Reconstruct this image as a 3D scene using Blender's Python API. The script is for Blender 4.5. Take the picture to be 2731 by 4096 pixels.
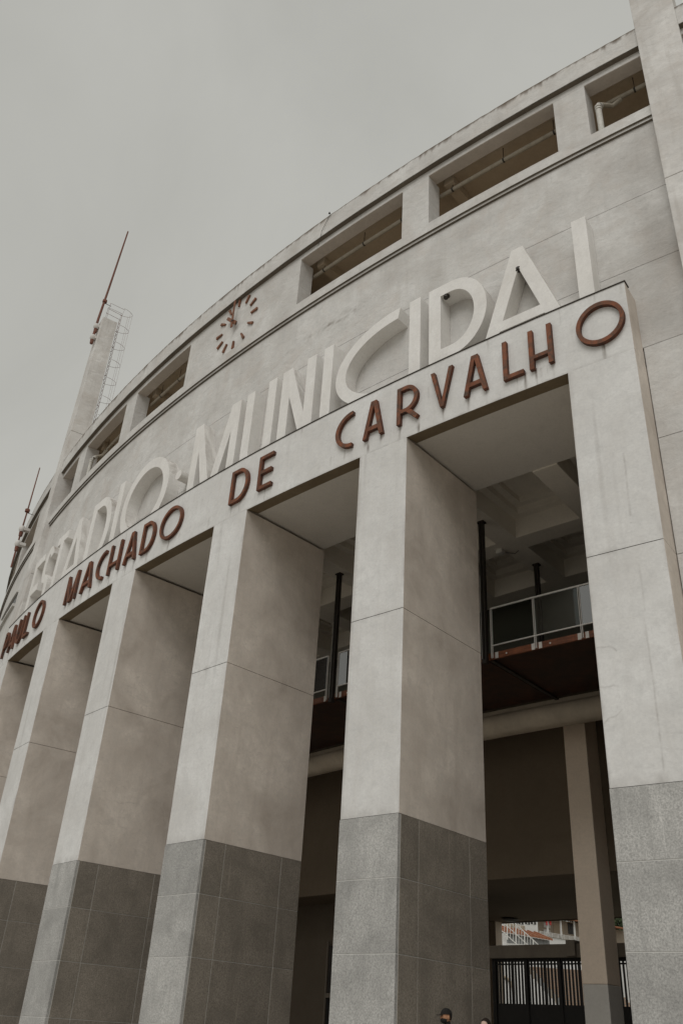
import bpy, bmesh, math, random
from mathutils import Vector, Matrix, noise
from mathutils.geometry import tessellate_polygon

random.seed(7)
for o in list(bpy.data.objects):
    bpy.data.objects.remove(o, do_unlink=True)
SC = bpy.context.scene
COL = SC.collection

# ------------------------------------------------------------------ camera
U = 1.4            # metres per plan unit
EYE = 1.15         # camera height above the plaza (m)
F_PX, PITCH, ROLL = 3517.4333, 0.5423, 0.0645      # for the 2731 x 4096 photograph
AX, AY, R0 = 44.4421, 62.4704, 65.2356             # axis of the curved front and radius of the pier faces
fw = Vector((0, math.cos(PITCH), math.sin(PITCH)))
rt = Vector((1, 0, 0)); up = rt.cross(fw)
cr = rt * math.cos(ROLL) + up * math.sin(ROLL)
cu = -rt * math.sin(ROLL) + up * math.cos(ROLL)
cam = bpy.data.cameras.new('Camera')
cam.sensor_fit = 'HORIZONTAL'; cam.sensor_width = 36.0
cam.lens = F_PX / 2731 * 36.0
cam.clip_start = 0.1; cam.clip_end = 3000
camo = bpy.data.objects.new('Camera', cam); COL.objects.link(camo)
camo.matrix_world = Matrix(((cr.x, cu.x, -fw.x, 0), (cr.y, cu.y, -fw.y, 0), (cr.z, cu.z, -fw.z, EYE), (0, 0, 0, 1)))
SC.camera = camo

# ------------------------------------------------------------------ overcast sky and soft sun
SUN_AZ = math.radians(201)      # compass bearing of the sun, clockwise from +Y
SUN_EL = math.radians(48)
world = bpy.data.worlds.new('World'); SC.world = world; world.use_nodes = True
wn, wl = world.node_tree.nodes, world.node_tree.links
wn.clear()
wo = wn.new('ShaderNodeOutputWorld'); bg = wn.new('ShaderNodeBackground'); bg.inputs['Strength'].default_value = 0.1
sky = wn.new('ShaderNodeTexSky'); sky.sky_type = 'NISHITA'; sky.sun_disc = False
sky.sun_elevation = SUN_EL; sky.sun_rotation = SUN_AZ; sky.air_density = 1.0; sky.dust_density = 4.0
hs = wn.new('ShaderNodeHueSaturation'); hs.inputs['Saturation'].default_value = 0.12
tc = wn.new('ShaderNodeTexCoord'); nz = wn.new('ShaderNodeTexNoise')
nz.inputs['Scale'].default_value = 2.1; nz.inputs['Detail'].default_value = 6; nz.inputs['Roughness'].default_value = 0.55; nz.inputs['Distortion'].default_value = 0.6
rp = wn.new('ShaderNodeValToRGB')
rp.color_ramp.elements[0].position = 0.3; rp.color_ramp.elements[0].color = (4.14, 4.13, 3.83, 1)
rp.color_ramp.elements[1].position = 0.7; rp.color_ramp.elements[1].color = (4.86, 4.84, 4.51, 1)
mx = wn.new('ShaderNodeMix'); mx.data_type = 'RGBA'; mx.inputs[0].default_value = 0.93   # a closed cloud deck hides the clear sky
wl.new(sky.outputs[0], hs.inputs['Color']); wl.new(tc.outputs['Generated'], nz.inputs['Vector'])
wl.new(nz.outputs['Fac'], rp.inputs[0]); wl.new(hs.outputs[0], mx.inputs[6]); wl.new(rp.outputs[0], mx.inputs[7])
wl.new(mx.outputs[2], bg.inputs['Color']); wl.new(bg.outputs[0], wo.inputs['Surface'])
sun = bpy.data.lights.new('Sun', 'SUN'); sun.energy = 1.2; sun.angle = math.radians(38); sun.color = (1.0, 0.975, 0.94)
suno = bpy.data.objects.new('Sun', sun); COL.objects.link(suno)
sd = Vector((math.sin(SUN_AZ) * math.cos(SUN_EL), math.cos(SUN_AZ) * math.cos(SUN_EL), math.sin(SUN_EL)))
suno.rotation_euler = sd.to_track_quat('Z', 'Y').to_euler(); suno.location = sd * 60
SC.view_settings.view_transform = 'Standard'; SC.view_settings.look = 'None'
SC.view_settings.exposure = 0.06; SC.view_settings.gamma = 1.0
SC.render.engine = 'CYCLES'; SC.cycles.max_bounces = 8; SC.cycles.diffuse_bounces = 5
SC.cycles.transparent_max_bounces = 12; SC.cycles.use_denoising = True

# ------------------------------------------------------------------ coordinates
# s = arc length along the front (units, rising to the right), r = radius, z = units above the eye
def W(s, r, z):
    a = s / R0
    return Vector(((AX + r * math.sin(a)) * U, (AY - r * math.cos(a)) * U, z * U + EYE))
GZ = -EYE / U          # ground level in units
RW = 64.7122           # main wall
RL = RW + 0.36         # faces of the big letters
RF = RW + 0.12         # fascia
def ray(x, y):
    return fw + cr * ((x - 1365.5) / F_PX) - cu * ((y - 2048) / F_PX)
def pcyl(x, y, r):     # photograph pixel -> (s, z) on the cylinder of radius r
    d = ray(x, y); a = d.x ** 2 + d.y ** 2; b = -2 * (d.x * AX + d.y * AY); c = AX ** 2 + AY ** 2 - r * r
    t = (-b - math.sqrt(max(b * b - 4 * a * c, 0))) / (2 * a)
    P = d * t
    return math.atan2(P.x - AX, -(P.y - AY)) * R0, P.z
def pdist(x, y, D):    # photograph pixel -> world point at horizontal distance D metres
    d = ray(x, y); h = math.hypot(d.x, d.y)
    return Vector((d.x / h * D, d.y / h * D, d.z / h * D + EYE))

# ------------------------------------------------------------------ materials
MATS = {}
def node_mat(name):
    m = bpy.data.materials.new(name); m.use_nodes = True
    nt = m.node_tree; b = nt.nodes['Principled BSDF']
    MATS[name] = m
    return m, nt, b
def nd(nt, t, **kw):
    n = nt.nodes.new(t)
    for k, v in kw.items():
        n.inputs[k.replace('_', ' ')].default_value = v
    return n
def mix(nt, fac, a, b, mode='MIX'):
    n = nt.nodes.new('ShaderNodeMix'); n.data_type = 'RGBA'; n.blend_type = mode
    for sock, v in ((n.inputs[0], fac), (n.inputs[6], a), (n.inputs[7], b)):
        if isinstance(v, (int, float)): sock.default_value = v
        elif isinstance(v, tuple): sock.default_value = (*v, 1) if len(v) == 3 else v
        else: nt.links.new(v, sock)
    return n.outputs[2]
def ramp(nt, src, p0, p1, c0=0.0, c1=1.0):
    n = nt.nodes.new('ShaderNodeMapRange'); n.clamp = True
    n.inputs[1].default_value = p0; n.inputs[2].default_value = p1; n.inputs[3].default_value = c0; n.inputs[4].default_value = c1
    nt.links.new(src, n.inputs[0]); return n.outputs[0]
def pos(nt, scale=(1, 1, 1)):
    g = nt.nodes.new('ShaderNodeNewGeometry'); m = nt.nodes.new('ShaderNodeMapping'); m.inputs['Scale'].default_value = scale
    nt.links.new(g.outputs['Position'], m.inputs['Vector']); return m.outputs[0]
def noi(nt, vec, scale, detail=4, rough=0.55, dist=0.0):
    n = nd(nt, 'ShaderNodeTexNoise', Scale=scale, Detail=detail, Roughness=rough, Distortion=dist)
    nt.links.new(vec, n.inputs['Vector']); return n.outputs['Fac']
def plaster(name, base, dirt, mott=0.5, streak=0.3, bump=0.35, rough=0.9, scale=1.0, stain=(0.14, 0.11, 0.085), warm=None, grit=0.0):
    m, nt, b = node_mat(name)
    p = pos(nt); pv = pos(nt, (1, 1, 0.10))
    big = noi(nt, p, 0.55 * scale, 5, 0.6, 0.4); mid = noi(nt, p, 2.3 * scale, 6, 0.62, 0.6); fine = noi(nt, p, 17 * scale, 4, 0.6)
    st = noi(nt, pv, 3.6, 6, 0.65)
    c = mix(nt, ramp(nt, big, 0.34, 0.72, 0, mott), base, dirt)
    c = mix(nt, ramp(nt, mid, 0.47, 0.70, 0, mott * 0.9), c, tuple(0.80 * x for x in base))
    sm = noi(nt, pos(nt, (1, 1, 2.4)), 3.4 * scale, 5, 0.65, 1.0)
    c = mix(nt, ramp(nt, sm, 0.56, 0.74, 0, mott * 0.75), c, tuple(0.72 * x for x in base))
    if warm: c = mix(nt, ramp(nt, noi(nt, p, 0.9, 4, 0.6, 0.8), 0.5, 0.75, 0, 0.55), c, warm)
    c = mix(nt, ramp(nt, st, 0.50, 0.70, 0, streak), c, dirt)
    c = mix(nt, ramp(nt, fine, 0.30, 0.66, 0.16 + grit, 0), c, tuple(0.45 * x for x in base))
    spk = noi(nt, p, 6.5 * scale, 6, 0.75, 0.3); c = mix(nt, ramp(nt, spk, 0.50, 0.68, 0, 0.30 if mott > 0.45 else 0.1), c, tuple(0.66 * x for x in base))
    a = nt.nodes.new('ShaderNodeAttribute'); a.attribute_name = 'stain'
    c = mix(nt, a.outputs['Fac'], c, stain)
    nt.links.new(c, b.inputs['Base Color'])
    b.inputs['Roughness'].default_value = rough; b.inputs['Specular IOR Level'].default_value = 0.25
    h = nt.nodes.new('ShaderNodeMath'); h.operation = 'MULTIPLY_ADD'
    nt.links.new(fine, h.inputs[0]); h.inputs[1].default_value = 0.12
    und = noi(nt, pos(nt, (1, 1, 1.6)), 1.9 * scale, 5, 0.55, 0.5); nt.links.new(und, h.inputs[2])
    bp = nd(nt, 'ShaderNodeBump', Strength=bump, Distance=0.06); nt.links.new(h.outputs[0], bp.inputs['Height'])
    nt.links.new(bp.outputs[0], b.inputs['Normal'])
    return m
WALL = (0.715, 0.708, 0.69); WDIRT = (0.43, 0.405, 0.375)
plaster('wall_plaster', WALL, WDIRT, 0.70, 0.20, 0.6, warm=(0.56, 0.51, 0.465))
plaster('smooth_plaster', (0.775, 0.775, 0.765), (0.53, 0.51, 0.485), 0.60, 0.22, 0.2)
plaster('side_plaster', (0.82, 0.75, 0.675), (0.48, 0.42, 0.365), 1.0, 0.24, 0.08, scale=1.0, stain=(0.2, 0.16, 0.12))  # warmer copy of the pier plaster, tinted with the tone of shaded sides
plaster('letter_white', (0.87, 0.86, 0.84), (0.68, 0.64, 0.58), 0.28, 0.12, 0.06)
nt_ = MATS['letter_white'].node_tree; b_ = nt_.nodes['Principled BSDF']; old = b_.inputs['Base Color'].links[0].from_socket
ge = nt_.nodes.new('ShaderNodeNewGeometry'); sx = nt_.nodes.new('ShaderNodeSeparateXYZ'); nt_.links.new(ge.outputs['True Normal'], sx.inputs[0])
so = nt_.nodes.new('ShaderNodeMath'); so.operation = 'MULTIPLY'
nt_.links.new(ramp(nt_, sx.outputs[2], -0.1, 0.6, 0, 0.8), so.inputs[0]); nt_.links.new(ramp(nt_, noi(nt_, pos(nt_, (1, 1, .5)), 2.2, 5, .65, .6), 0.40, 0.62, 0.25, 1), so.inputs[1])
nt_.links.new(mix(nt_, so.outputs[0], old, (0.20, 0.165, 0.13)), b_.inputs['Base Color'])   # soot lies on the upward faces
plaster('pylon_plaster', (0.77, 0.757, 0.735), (0.44, 0.41, 0.38), 0.85, 0.5, 0.5, warm=(0.54, 0.49, 0.44))
plaster('soffit_paint', (0.68, 0.655, 0.61), (0.57, 0.54, 0.49), 0.3, 0.0, 0.10)
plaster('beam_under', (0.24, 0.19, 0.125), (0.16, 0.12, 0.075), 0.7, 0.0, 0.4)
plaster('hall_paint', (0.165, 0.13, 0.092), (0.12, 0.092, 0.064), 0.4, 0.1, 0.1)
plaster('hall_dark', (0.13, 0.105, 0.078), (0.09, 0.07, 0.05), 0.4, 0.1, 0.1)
plaster('ceiling_paint', (0.76, 0.72, 0.65), (0.64, 0.60, 0.52), 0.35, 0.0, 0.08)
plaster('shade_under', (0.17, 0.145, 0.115), (0.11, 0.09, 0.07), 0.6, 0.1, 0.3)  # dark brown that paints shade onto the undersides of ledges and fascia
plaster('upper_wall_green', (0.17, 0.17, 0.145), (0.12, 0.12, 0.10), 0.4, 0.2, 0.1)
plaster('gallery_brown', (0.53, 0.44, 0.33), (0.38, 0.30, 0.21), 0.6, 0.1, 0.3)
plaster('gallery_jamb', (0.58, 0.53, 0.48), (0.44, 0.39, 0.34), 0.6, 0.3, 0.3)
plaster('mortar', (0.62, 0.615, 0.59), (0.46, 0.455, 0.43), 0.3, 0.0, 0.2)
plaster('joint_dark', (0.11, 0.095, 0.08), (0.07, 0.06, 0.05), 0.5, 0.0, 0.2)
plaster('column_beige', (0.80, 0.68, 0.56), (0.72, 0.60, 0.48), 0.3, 0.05, 0.12)
plaster('column_grey', (0.58, 0.56, 0.52), (0.52, 0.50, 0.46), 0.3, 0.05, 0.12)
plaster('far_white', (0.78, 0.77, 0.75), (0.62, 0.60, 0.57), 0.5, 0.4, 0.1)
plaster('far_beige', (0.44, 0.37, 0.29), (0.36, 0.30, 0.23), 0.3, 0.1, 0.1)
plaster('skin', (0.42, 0.22, 0.13), (0.36, 0.18, 0.10), 0.2, 0.0, 0.05)
plaster('skin_pale', (0.60, 0.44, 0.36), (0.55, 0.39, 0.31), 0.2, 0.0, 0.05)
plaster('hair', (0.025, 0.018, 0.013), (0.015, 0.01, 0.008), 0.5, 0.5, 0.6)
plaster('black_cloth', (0.018, 0.016, 0.015), (0.012, 0.011, 0.010), 0.4, 0.2, 0.3)
plaster('grey_cloth', (0.10, 0.10, 0.11), (0.07, 0.07, 0.08), 0.4, 0.2, 0.3)
plaster('terracotta', (0.36, 0.15, 0.08), (0.26, 0.12, 0.07), 0.7, 0.2, 0.4)
plaster('brick_dull', (0.36, 0.25, 0.18), (0.28, 0.2, 0.15), 0.7, 0.2, 0.4)
plaster('red_cloth', (0.42, 0.03, 0.03), (0.34, 0.02, 0.02), 0.3, 0.2, 0.1)

def granite(name, base, lo, hi):
    m, nt, b = node_mat(name)
    p = pos(nt)
    sp = noi(nt, p, 30, 3, 0.75); vo = nd(nt, 'ShaderNodeTexVoronoi', Scale=26.0); nt.links.new(p, vo.inputs['Vector'])
    big = noi(nt, p, 1.1, 5, 0.6, 0.5); st = noi(nt, pos(nt, (1, 1, 0.12)), 3.2, 5, 0.65)
    oi = nt.nodes.new('ShaderNodeObjectInfo')
    c = mix(nt, ramp(nt, sp, 0.36, 0.64), lo, hi)
    c = mix(nt, ramp(nt, vo.outputs['Distance'], 0.12, 0.5, 0.45, 0), c, base)
    c = mix(nt, ramp(nt, big, 0.38, 0.70, 0, 0.6), c, tuple(0.52 * x for x in base))
    c = mix(nt, ramp(nt, st, 0.54, 0.72, 0, 0.5), c, tuple(0.55 * x for x in base))
    sc = noi(nt, pos(nt, (1, 1, 0.06)), 9.0, 3, 0.6); c = mix(nt, ramp(nt, sc, 0.66, 0.74, 0, 0.35), c, tuple(min(1, 1.5 * x) for x in base))
    v = ramp(nt, oi.outputs['Random'], 0, 1, 0.90, 1.08)
    hv = nt.nodes.new('ShaderNodeHueSaturation'); nt.links.new(c, hv.inputs['Color']); nt.links.new(v, hv.inputs['Value'])
    a = nt.nodes.new('ShaderNodeAttribute'); a.attribute_name = 'stain'
    nt.links.new(hv.outputs[0], b.inputs['Base Color']); b.inputs['Roughness'].default_value = 0.72
    b.inputs['Specular IOR Level'].default_value = 0.3
    bp = nd(nt, 'ShaderNodeBump', Strength=0.35, Distance=0.012); nt.links.new(sp, bp.inputs['Height']); nt.links.new(bp.outputs[0], b.inputs['Normal'])
    return m
granite('granite_face', (0.46, 0.456, 0.44), (0.31, 0.307, 0.297), (0.57, 0.565, 0.545))
granite('granite_side', (0.28, 0.25, 0.21), (0.18, 0.158, 0.13), (0.345, 0.31, 0.265))  # darker copy of the same granite, with the sides' shade in its colour

def painted(name, base, worn, amt=0.5, rough=0.6, metal=0.0, scale=6.0):
    m, nt, b = node_mat(name)
    p = pos(nt)
    n1 = noi(nt, p, scale, 6, 0.7, 0.6); n2 = noi(nt, p, scale * 6, 4, 0.6); n3 = noi(nt, pos(nt, (1, 1, .3)), scale * .6, 4, .6)
    c = mix(nt, ramp(nt, n1, 0.42, 0.66, 0, amt), base, worn)
    c = mix(nt, ramp(nt, n3, 0.5, 0.75, 0, amt * .8), c, tuple(.45 * x for x in base))
    c = mix(nt, ramp(nt, n2, 0.5, 0.8, 0, 0.35), c, tuple(0.6 * x for x in base))
    nt.links.new(c, b.inputs['Base Color']); b.inputs['Roughness'].default_value = rough; b.inputs['Metallic'].default_value = metal
    b.inputs['Specular IOR Level'].default_value = 0.3
    bp = nd(nt, 'ShaderNodeBump', Strength=0.3, Distance=0.01); nt.links.new(n2, bp.inputs['Height']); nt.links.new(bp.outputs[0], b.inputs['Normal'])
    return m
painted('letter_side_shade', (0.15, 0.058, 0.034), (0.05, 0.04, 0.034), 1.0, 0.9, scale=3.0)  # darker copy of the letter red, shade painted on the flanks
m_ = painted('letter_red', (0.23, 0.088, 0.048), (0.075, 0.06, 0.048), 1.0, 0.9, scale=3.4)
nt_ = m_.node_tree; b_ = nt_.nodes['Principled BSDF']; old = b_.inputs['Base Color'].links[0].from_socket
ge = nt_.nodes.new('ShaderNodeNewGeometry'); sx = nt_.nodes.new('ShaderNodeSeparateXYZ'); nt_.links.new(ge.outputs['True Normal'], sx.inputs[0])
nt_.links.new(mix(nt_, ramp(nt_, sx.outputs[2], 0.15, 0.8, 0, 0.85), old, (0.075, 0.065, 0.055)), b_.inputs['Base Color'])
painted('rust_red', (0.20, 0.075, 0.052), (0.14, 0.10, 0.08), 0.8, 0.8)
painted('clock_brown', (0.26, 0.115, 0.068), (0.12, 0.09, 0.07), 0.8, 0.85)
painted('pipe_white', (0.62, 0.61, 0.57), (0.42, 0.39, 0.34), 0.6, 0.6)
painted('pipe_grey', (0.40, 0.365, 0.30), (0.28, 0.24, 0.19), 0.6, 0.7)
painted('dark_steel', (0.035, 0.03, 0.026), (0.06, 0.045, 0.035), 0.4, 0.5)
painted('black_gate', (0.012, 0.011, 0.010), (0.02, 0.016, 0.013), 0.4, 0.6)
painted('rail_steel', (0.78, 0.77, 0.74), (0.55, 0.53, 0.49), 0.4, 0.4, 0.15)
painted('white_rail', (0.70, 0.69, 0.66), (0.5, 0.47, 0.43), 0.4, 0.5)
painted('coping_dark', (0.05, 0.042, 0.035), (0.10, 0.08, 0.06), 0.5, 0.8)
painted('concrete_beam', (0.17, 0.145, 0.115), (0.12, 0.10, 0.08), 0.6, 0.9, scale=1.5)
painted('round_edge', (0.60, 0.53, 0.43), (0.42, 0.36, 0.28), 0.5, 0.85, scale=1.2)
painted('paving', (0.44, 0.405, 0.36), (0.36, 0.33, 0.29), 0.5, 0.9, scale=0.4)
painted('pitch', (0.20, 0.20, 0.17), (0.16, 0.15, 0.12), 0.5, 0.9, scale=0.3)
painted('leaf', (0.045, 0.065, 0.028), (0.07, 0.09, 0.035), 0.6, 0.8)
painted('bark', (0.10, 0.075, 0.055), (0.07, 0.055, 0.04), 0.6, 0.9)
painted('zinc', (0.36, 0.37, 0.37), (0.28, 0.28, 0.28), 0.5, 0.5, 0.3, scale=1.5)
painted('dark_window', (0.035, 0.032, 0.03), (0.06, 0.05, 0.045), 0.5, 0.25)
def wood(name, base, dark):
    m, nt, b = node_mat(name)
    g = pos(nt, (1, 1, 1)); n = noi(nt, pos(nt, (0.9, 0.9, 9)), 3.0, 6, 0.65, 0.4); n2 = noi(nt, g, 0.8, 4, 0.6)
    n4 = noi(nt, pos(nt, (1.2, 9, 1)), 2.0, 6, .7, .5)
    c = mix(nt, ramp(nt, n, 0.35, 0.68), base, dark); c = mix(nt, ramp(nt, n4, 0.4, 0.65, 0, .7), c, dark); c = mix(nt, ramp(nt, n2, 0.4, 0.7, 0, 0.6), c, tuple(0.5 * x for x in dark))
    nt.links.new(c, b.inputs['Base Color']); b.inputs['Roughness'].default_value = 0.55
    return m
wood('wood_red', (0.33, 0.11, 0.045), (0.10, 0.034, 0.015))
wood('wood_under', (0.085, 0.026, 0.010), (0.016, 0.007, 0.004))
def glass(name, refl, tint):
    m, nt, b = node_mat(name)
    nt.nodes.remove(b); out = nt.nodes['Material Output']
    tr = nd(nt, 'ShaderNodeBsdfTransparent', Color=(*tint, 1)); gl = nd(nt, 'ShaderNodeBsdfGlossy', Roughness=0.04); fr = nd(nt, 'ShaderNodeFresnel', IOR=refl)
    ms = nt.nodes.new('ShaderNodeMixShader'); nt.links.new(fr.outputs[0], ms.inputs[0]); nt.links.new(tr.outputs[0], ms.inputs[1]); nt.links.new(gl.outputs[0], ms.inputs[2])
    nt.links.new(ms.outputs[0], out.inputs['Surface']); return m
glass('clear_pane', 1.5, (0.82, 0.86, 0.84))
glass('bright_pane', 3.6, (0.55, 0.6, 0.6))  # raised reflectivity builds a bright sky reflection into chosen panes
glass('window_pane', 1.7, (0.35, 0.38, 0.38))

# ------------------------------------------------------------------ mesh helpers
class MB:
    def __init__(self): self.v = []; self.f = []; self.st = {}
    def vert(self, p): self.v.append(tuple(p)); return len(self.v) - 1
    def quad(self, a, b, c, d): self.f.append((self.vert(a), self.vert(b), self.vert(c), self.vert(d)))
    def hexa(self, P):      # 8 points: bottom 0-3, top 4-7
        n = len(self.v); self.v += [tuple(p) for p in P]
        for q in ((3, 2, 1, 0), (4, 5, 6, 7), (0, 1, 5, 4), (1, 2, 6, 5), (2, 3, 7, 6), (3, 0, 4, 7)):
            self.f.append(tuple(n + i for i in q))
        return self
    def box(self, c, d, ax=None):   # centre, full size, optional axes
        X, Y, Z = ax or (Vector((1, 0, 0)), Vector((0, 1, 0)), Vector((0, 0, 1)))
        c = Vector(c); h = [(-1, -1, -1), (1, -1, -1), (1, 1, -1), (-1, 1, -1), (-1, -1, 1), (1, -1, 1), (1, 1, 1), (-1, 1, 1)]
        return self.hexa([c + X * (a * d[0] / 2) + Y * (b * d[1] / 2) + Z * (e * d[2] / 2) for a, b, e in h])
    def cbox(self, s0, s1, r0, r1, z0, z1, step=0.5):   # block curved along the front
        n = max(1, int(math.ceil(abs(s1 - s0) / step)))
        base = len(self.v)
        for i in range(n + 1):
            s = s0 + (s1 - s0) * i / n
            for (r, z) in ((r0, z0), (r1, z0), (r1, z1), (r0, z1)): self.v.append(tuple(W(s, r, z)))
        for i in range(n):
            a = base + 4 * i; b = a + 4
            for k in range(4):
                k2 = (k + 1) % 4; self.f.append((a + k, a + k2, b + k2, b + k))
        self.f.append((base + 3, base + 2, base + 1, base)); e = base + 4 * n; self.f.append((e, e + 1, e + 2, e + 3))
        return self
    def sweep(self, s0, s1, prof, step=0.5, closed=True):   # profile of (r, z) carried along the front
        n = max(1, int(math.ceil(abs(s1 - s0) / step))); m = len(prof); base = len(self.v)
        for i in range(n + 1):
            s = s0 + (s1 - s0) * i / n
            for r, z in prof: self.v.append(tuple(W(s, r, z)))
        for i in range(n):
            for k in range(m if closed else m - 1):
                k2 = (k + 1) % m; a = base + i * m; b = a + m
                self.f.append((a + k, a + k2, b + k2, b + k))
        if closed:
            self.f.append(tuple(base + k for k in reversed(range(m)))); self.f.append(tuple(base + n * m + k for k in range(m)))
        return self
    def tube(self, pts, rad, n=10, cap=True):
        pts = [Vector(p) for p in pts]; base = len(self.v); rads = rad if isinstance(rad, (list, tuple)) else [rad] * len(pts)
        for i, p in enumerate(pts):
            t = (pts[min(i + 1, len(pts) - 1)] - pts[max(i - 1, 0)]).normalized()
            a = t.orthogonal().normalized() if abs(t.z) > 0.9 else t.cross(Vector((0, 0, 1))).normalized(); b = t.cross(a)
            for k in range(n):
                w = 2 * math.pi * k / n; self.v.append(tuple(p + (a * math.cos(w) + b * math.sin(w)) * rads[i]))
        for i in range(len(pts) - 1):
            for k in range(n):
                k2 = (k + 1) % n; A = base + i * n; B = A + n; self.f.append((A + k, A + k2, B + k2, B + k))
        if cap:
            self.f.append(tuple(base + k for k in reversed(range(n)))); e = base + (len(pts) - 1) * n; self.f.append(tuple(e + k for k in range(n)))
        return self
    def prism(self, loops, f0, f1):     # 2D loops (outer first, then holes); f0, f1 map (u, v) to 3D back / front
        L = [[Vector((a, b, 0)) for a, b in lp] for lp in loops]
        tri = tessellate_polygon(L); flat = [p for lp in loops for p in lp]; n = len(flat); base = len(self.v)
        for p in flat: self.v.append(tuple(f0(*p)))
        for p in flat: self.v.append(tuple(f1(*p)))
        for t in tri:
            self.f.append((base + t[0], base + t[1], base + t[2])); self.f.append((base + n + t[2], base + n + t[1], base + n + t[0]))
        o = 0
        for lp in loops:
            m = len(lp)
            for i in range(m):
                j = (i + 1) % m; self.f.append((base + o + i, base + o + j, base + n + o + j, base + n + o + i))
            o += m
        return self
    def make(self, name, mat, parent=None, smooth=False, bevel=0.0, stain=None, weld=True):
        me = bpy.data.meshes.new(name); me.from_pydata(self.v, [], self.f)
        bm = bmesh.new(); bm.from_mesh(me)
        if weld: bmesh.ops.remove_doubles(bm, verts=bm.verts, dist=1e-5)
        bmesh.ops.recalc_face_normals(bm, faces=bm.faces); bm.to_mesh(me); bm.free()
        if smooth:
            for p in me.polygons: p.use_smooth = True
            try: me.set_sharp_from_angle(angle=math.radians(40))
            except Exception: pass
        me.materials.append(MATS[mat])
        o = bpy.data.objects.new(name, me); COL.objects.link(o)
        if parent: o.parent = parent
        if bevel:
            b = o.modifiers.new('edge', 'BEVEL'); b.width = bevel; b.segments = 2; b.limit_method = 'ANGLE'; b.angle_limit = math.radians(35)
        return o
def tag(o, label, cat, group=None):
    o['label'] = label; o['category'] = cat
    if group: o['group'] = group
    return o
def empty(name, loc, label, cat, group=None):
    o = bpy.data.objects.new(name, None); COL.objects.link(o); o.empty_display_size = 0.3
    o['_base'] = list(loc)
    return tag(o, label, cat, group)
def struct(o): o['kind'] = 'structure'; return o
def dup(src, parent):
    c = src.copy(); COL.objects.link(c); c.parent = parent; return c

# stained face: a fine grid with a 'stain' value at each vertex
def drip_field(drips):
    def f(s, z):
        v = 0.0
        for (s0, z0, ln, w, k) in drips:
            if z > z0 or z < z0 - ln * 1.25: continue
            q = (z0 - z) / ln
            ww = w * (0.6 + 0.8 * abs(noise.noise(Vector((s0 * 7, z * 4.5, 3.1)))) + 0.3 * q)
            d = s - s0 - 0.02 * noise.noise(Vector((s0 * 3, z * 3.0, 0)))
            g = math.exp(-(d / ww) ** 2) * max(0, 1 - q * 0.8) * (0.6 + 0.8 * noise.noise(Vector((s * 11, z * 6, s0))))
            v = max(v, k * g)
        return v
    return f
def grid_face(name, mat, parent, f3, s0, s1, z0, z1, ds, dz, stain, rough_edge=None):
    ns = int((s1 - s0) / ds); nz_ = int(round((z1 - z0) / dz))
    V = []; F = []; S = []
    for j in range(nz_ + 1):
        for i in range(ns + 1):
            s = s0 + (s1 - s0) * i / ns; z = z0 + (z1 - z0) * j / nz_
            V.append(tuple(f3(s, z))); S.append(min(1.0, max(0.0, stain(s, z))))
    for j in range(nz_):
        for i in range(ns):
            a = j * (ns + 1) + i; F.append((a, a + 1, a + ns + 2, a + ns + 1))
    me = bpy.data.meshes.new(name); me.from_pydata(V, [], F)
    at = me.attributes.new('stain', 'FLOAT', 'POINT'); at.data.foreach_set('value', S)
    for p in me.polygons: p.use_smooth = True
    me.materials.append(MATS[mat]); o = bpy.data.objects.new(name, me); COL.objects.link(o)
    if parent: o.parent = parent
    return o
def attr_box(o, fn):       # write 'stain' on an existing mesh
    me = o.data; at = me.attributes.new('stain', 'FLOAT', 'POINT')
    at.data.foreach_set('value', [min(1, max(0, fn(Vector(v.co)))) for v in me.vertices])

# ================================================================== ground
g = MB(); g.quad((-400, -400, 0), (400, -400, 0), (400, 400, 0), (-400, 400, 0))
struct(g.make('plaza_ground', 'paving'))

# ================================================================== stadium front wall
S_L, S_R = -84.0, -36.0
PS0, PS1 = -66.45, -42.84       # portico ends
fac = empty('stadium_front', W(-54, RW, GZ), 'long curved pale plaster stadium front with a row of square openings along its top', 'stadium')
JT = 0.006
MB().cbox(S_L, S_R, RW - 0.35, RW - 0.02, 10.39, 15.92).make('wall_core', 'joint_dark', fac)
bands = [(10.396, 12.27), (12.27, 14.02), (14.02, 15.925)]
for i, (a, b) in enumerate(bands):
    def st(s, z, i=i):
        v = 0.0
        n = noise.noise(Vector((s * 0.9, z * 1.2, 5.0)))
        if i == 2:    # cracked weathered patch
            e = math.exp(-((s + 49.9 + (z - 15.0) * 0.8) / 1.1) ** 2 - ((z - 14.93 - (s + 49.9) * 0.06) / 0.13) ** 2)
            v = e * max(0, 0.25 + 1.1 * noise.noise(Vector((s * 5, z * 9, 1))) + 0.5 * noise.noise(Vector((s * 14, z * 20, 1))))
        # grime gathered beside the right pylon and portico end
        w = math.exp(-((s + 42.0) / 1.0) ** 2) * (0.32 + 0.6 * max(0, noise.noise(Vector((s * 1.5, z * 1.1, 9)))))
        return max(v * 0.75, w * 0.55, max(0, n - 0.35) * 0.4)
    grid_face('wall_panel', 'wall_plaster', fac, lambda s, z: W(s, RW, z), S_L, S_R, a + JT, b - JT, 0.07, 0.07, st)
    MB().cbox(S_L, S_R, RW - 0.06, RW - 0.0015, a + JT, b - JT).make('wall_panel_edge', 'wall_plaster', fac)
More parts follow.
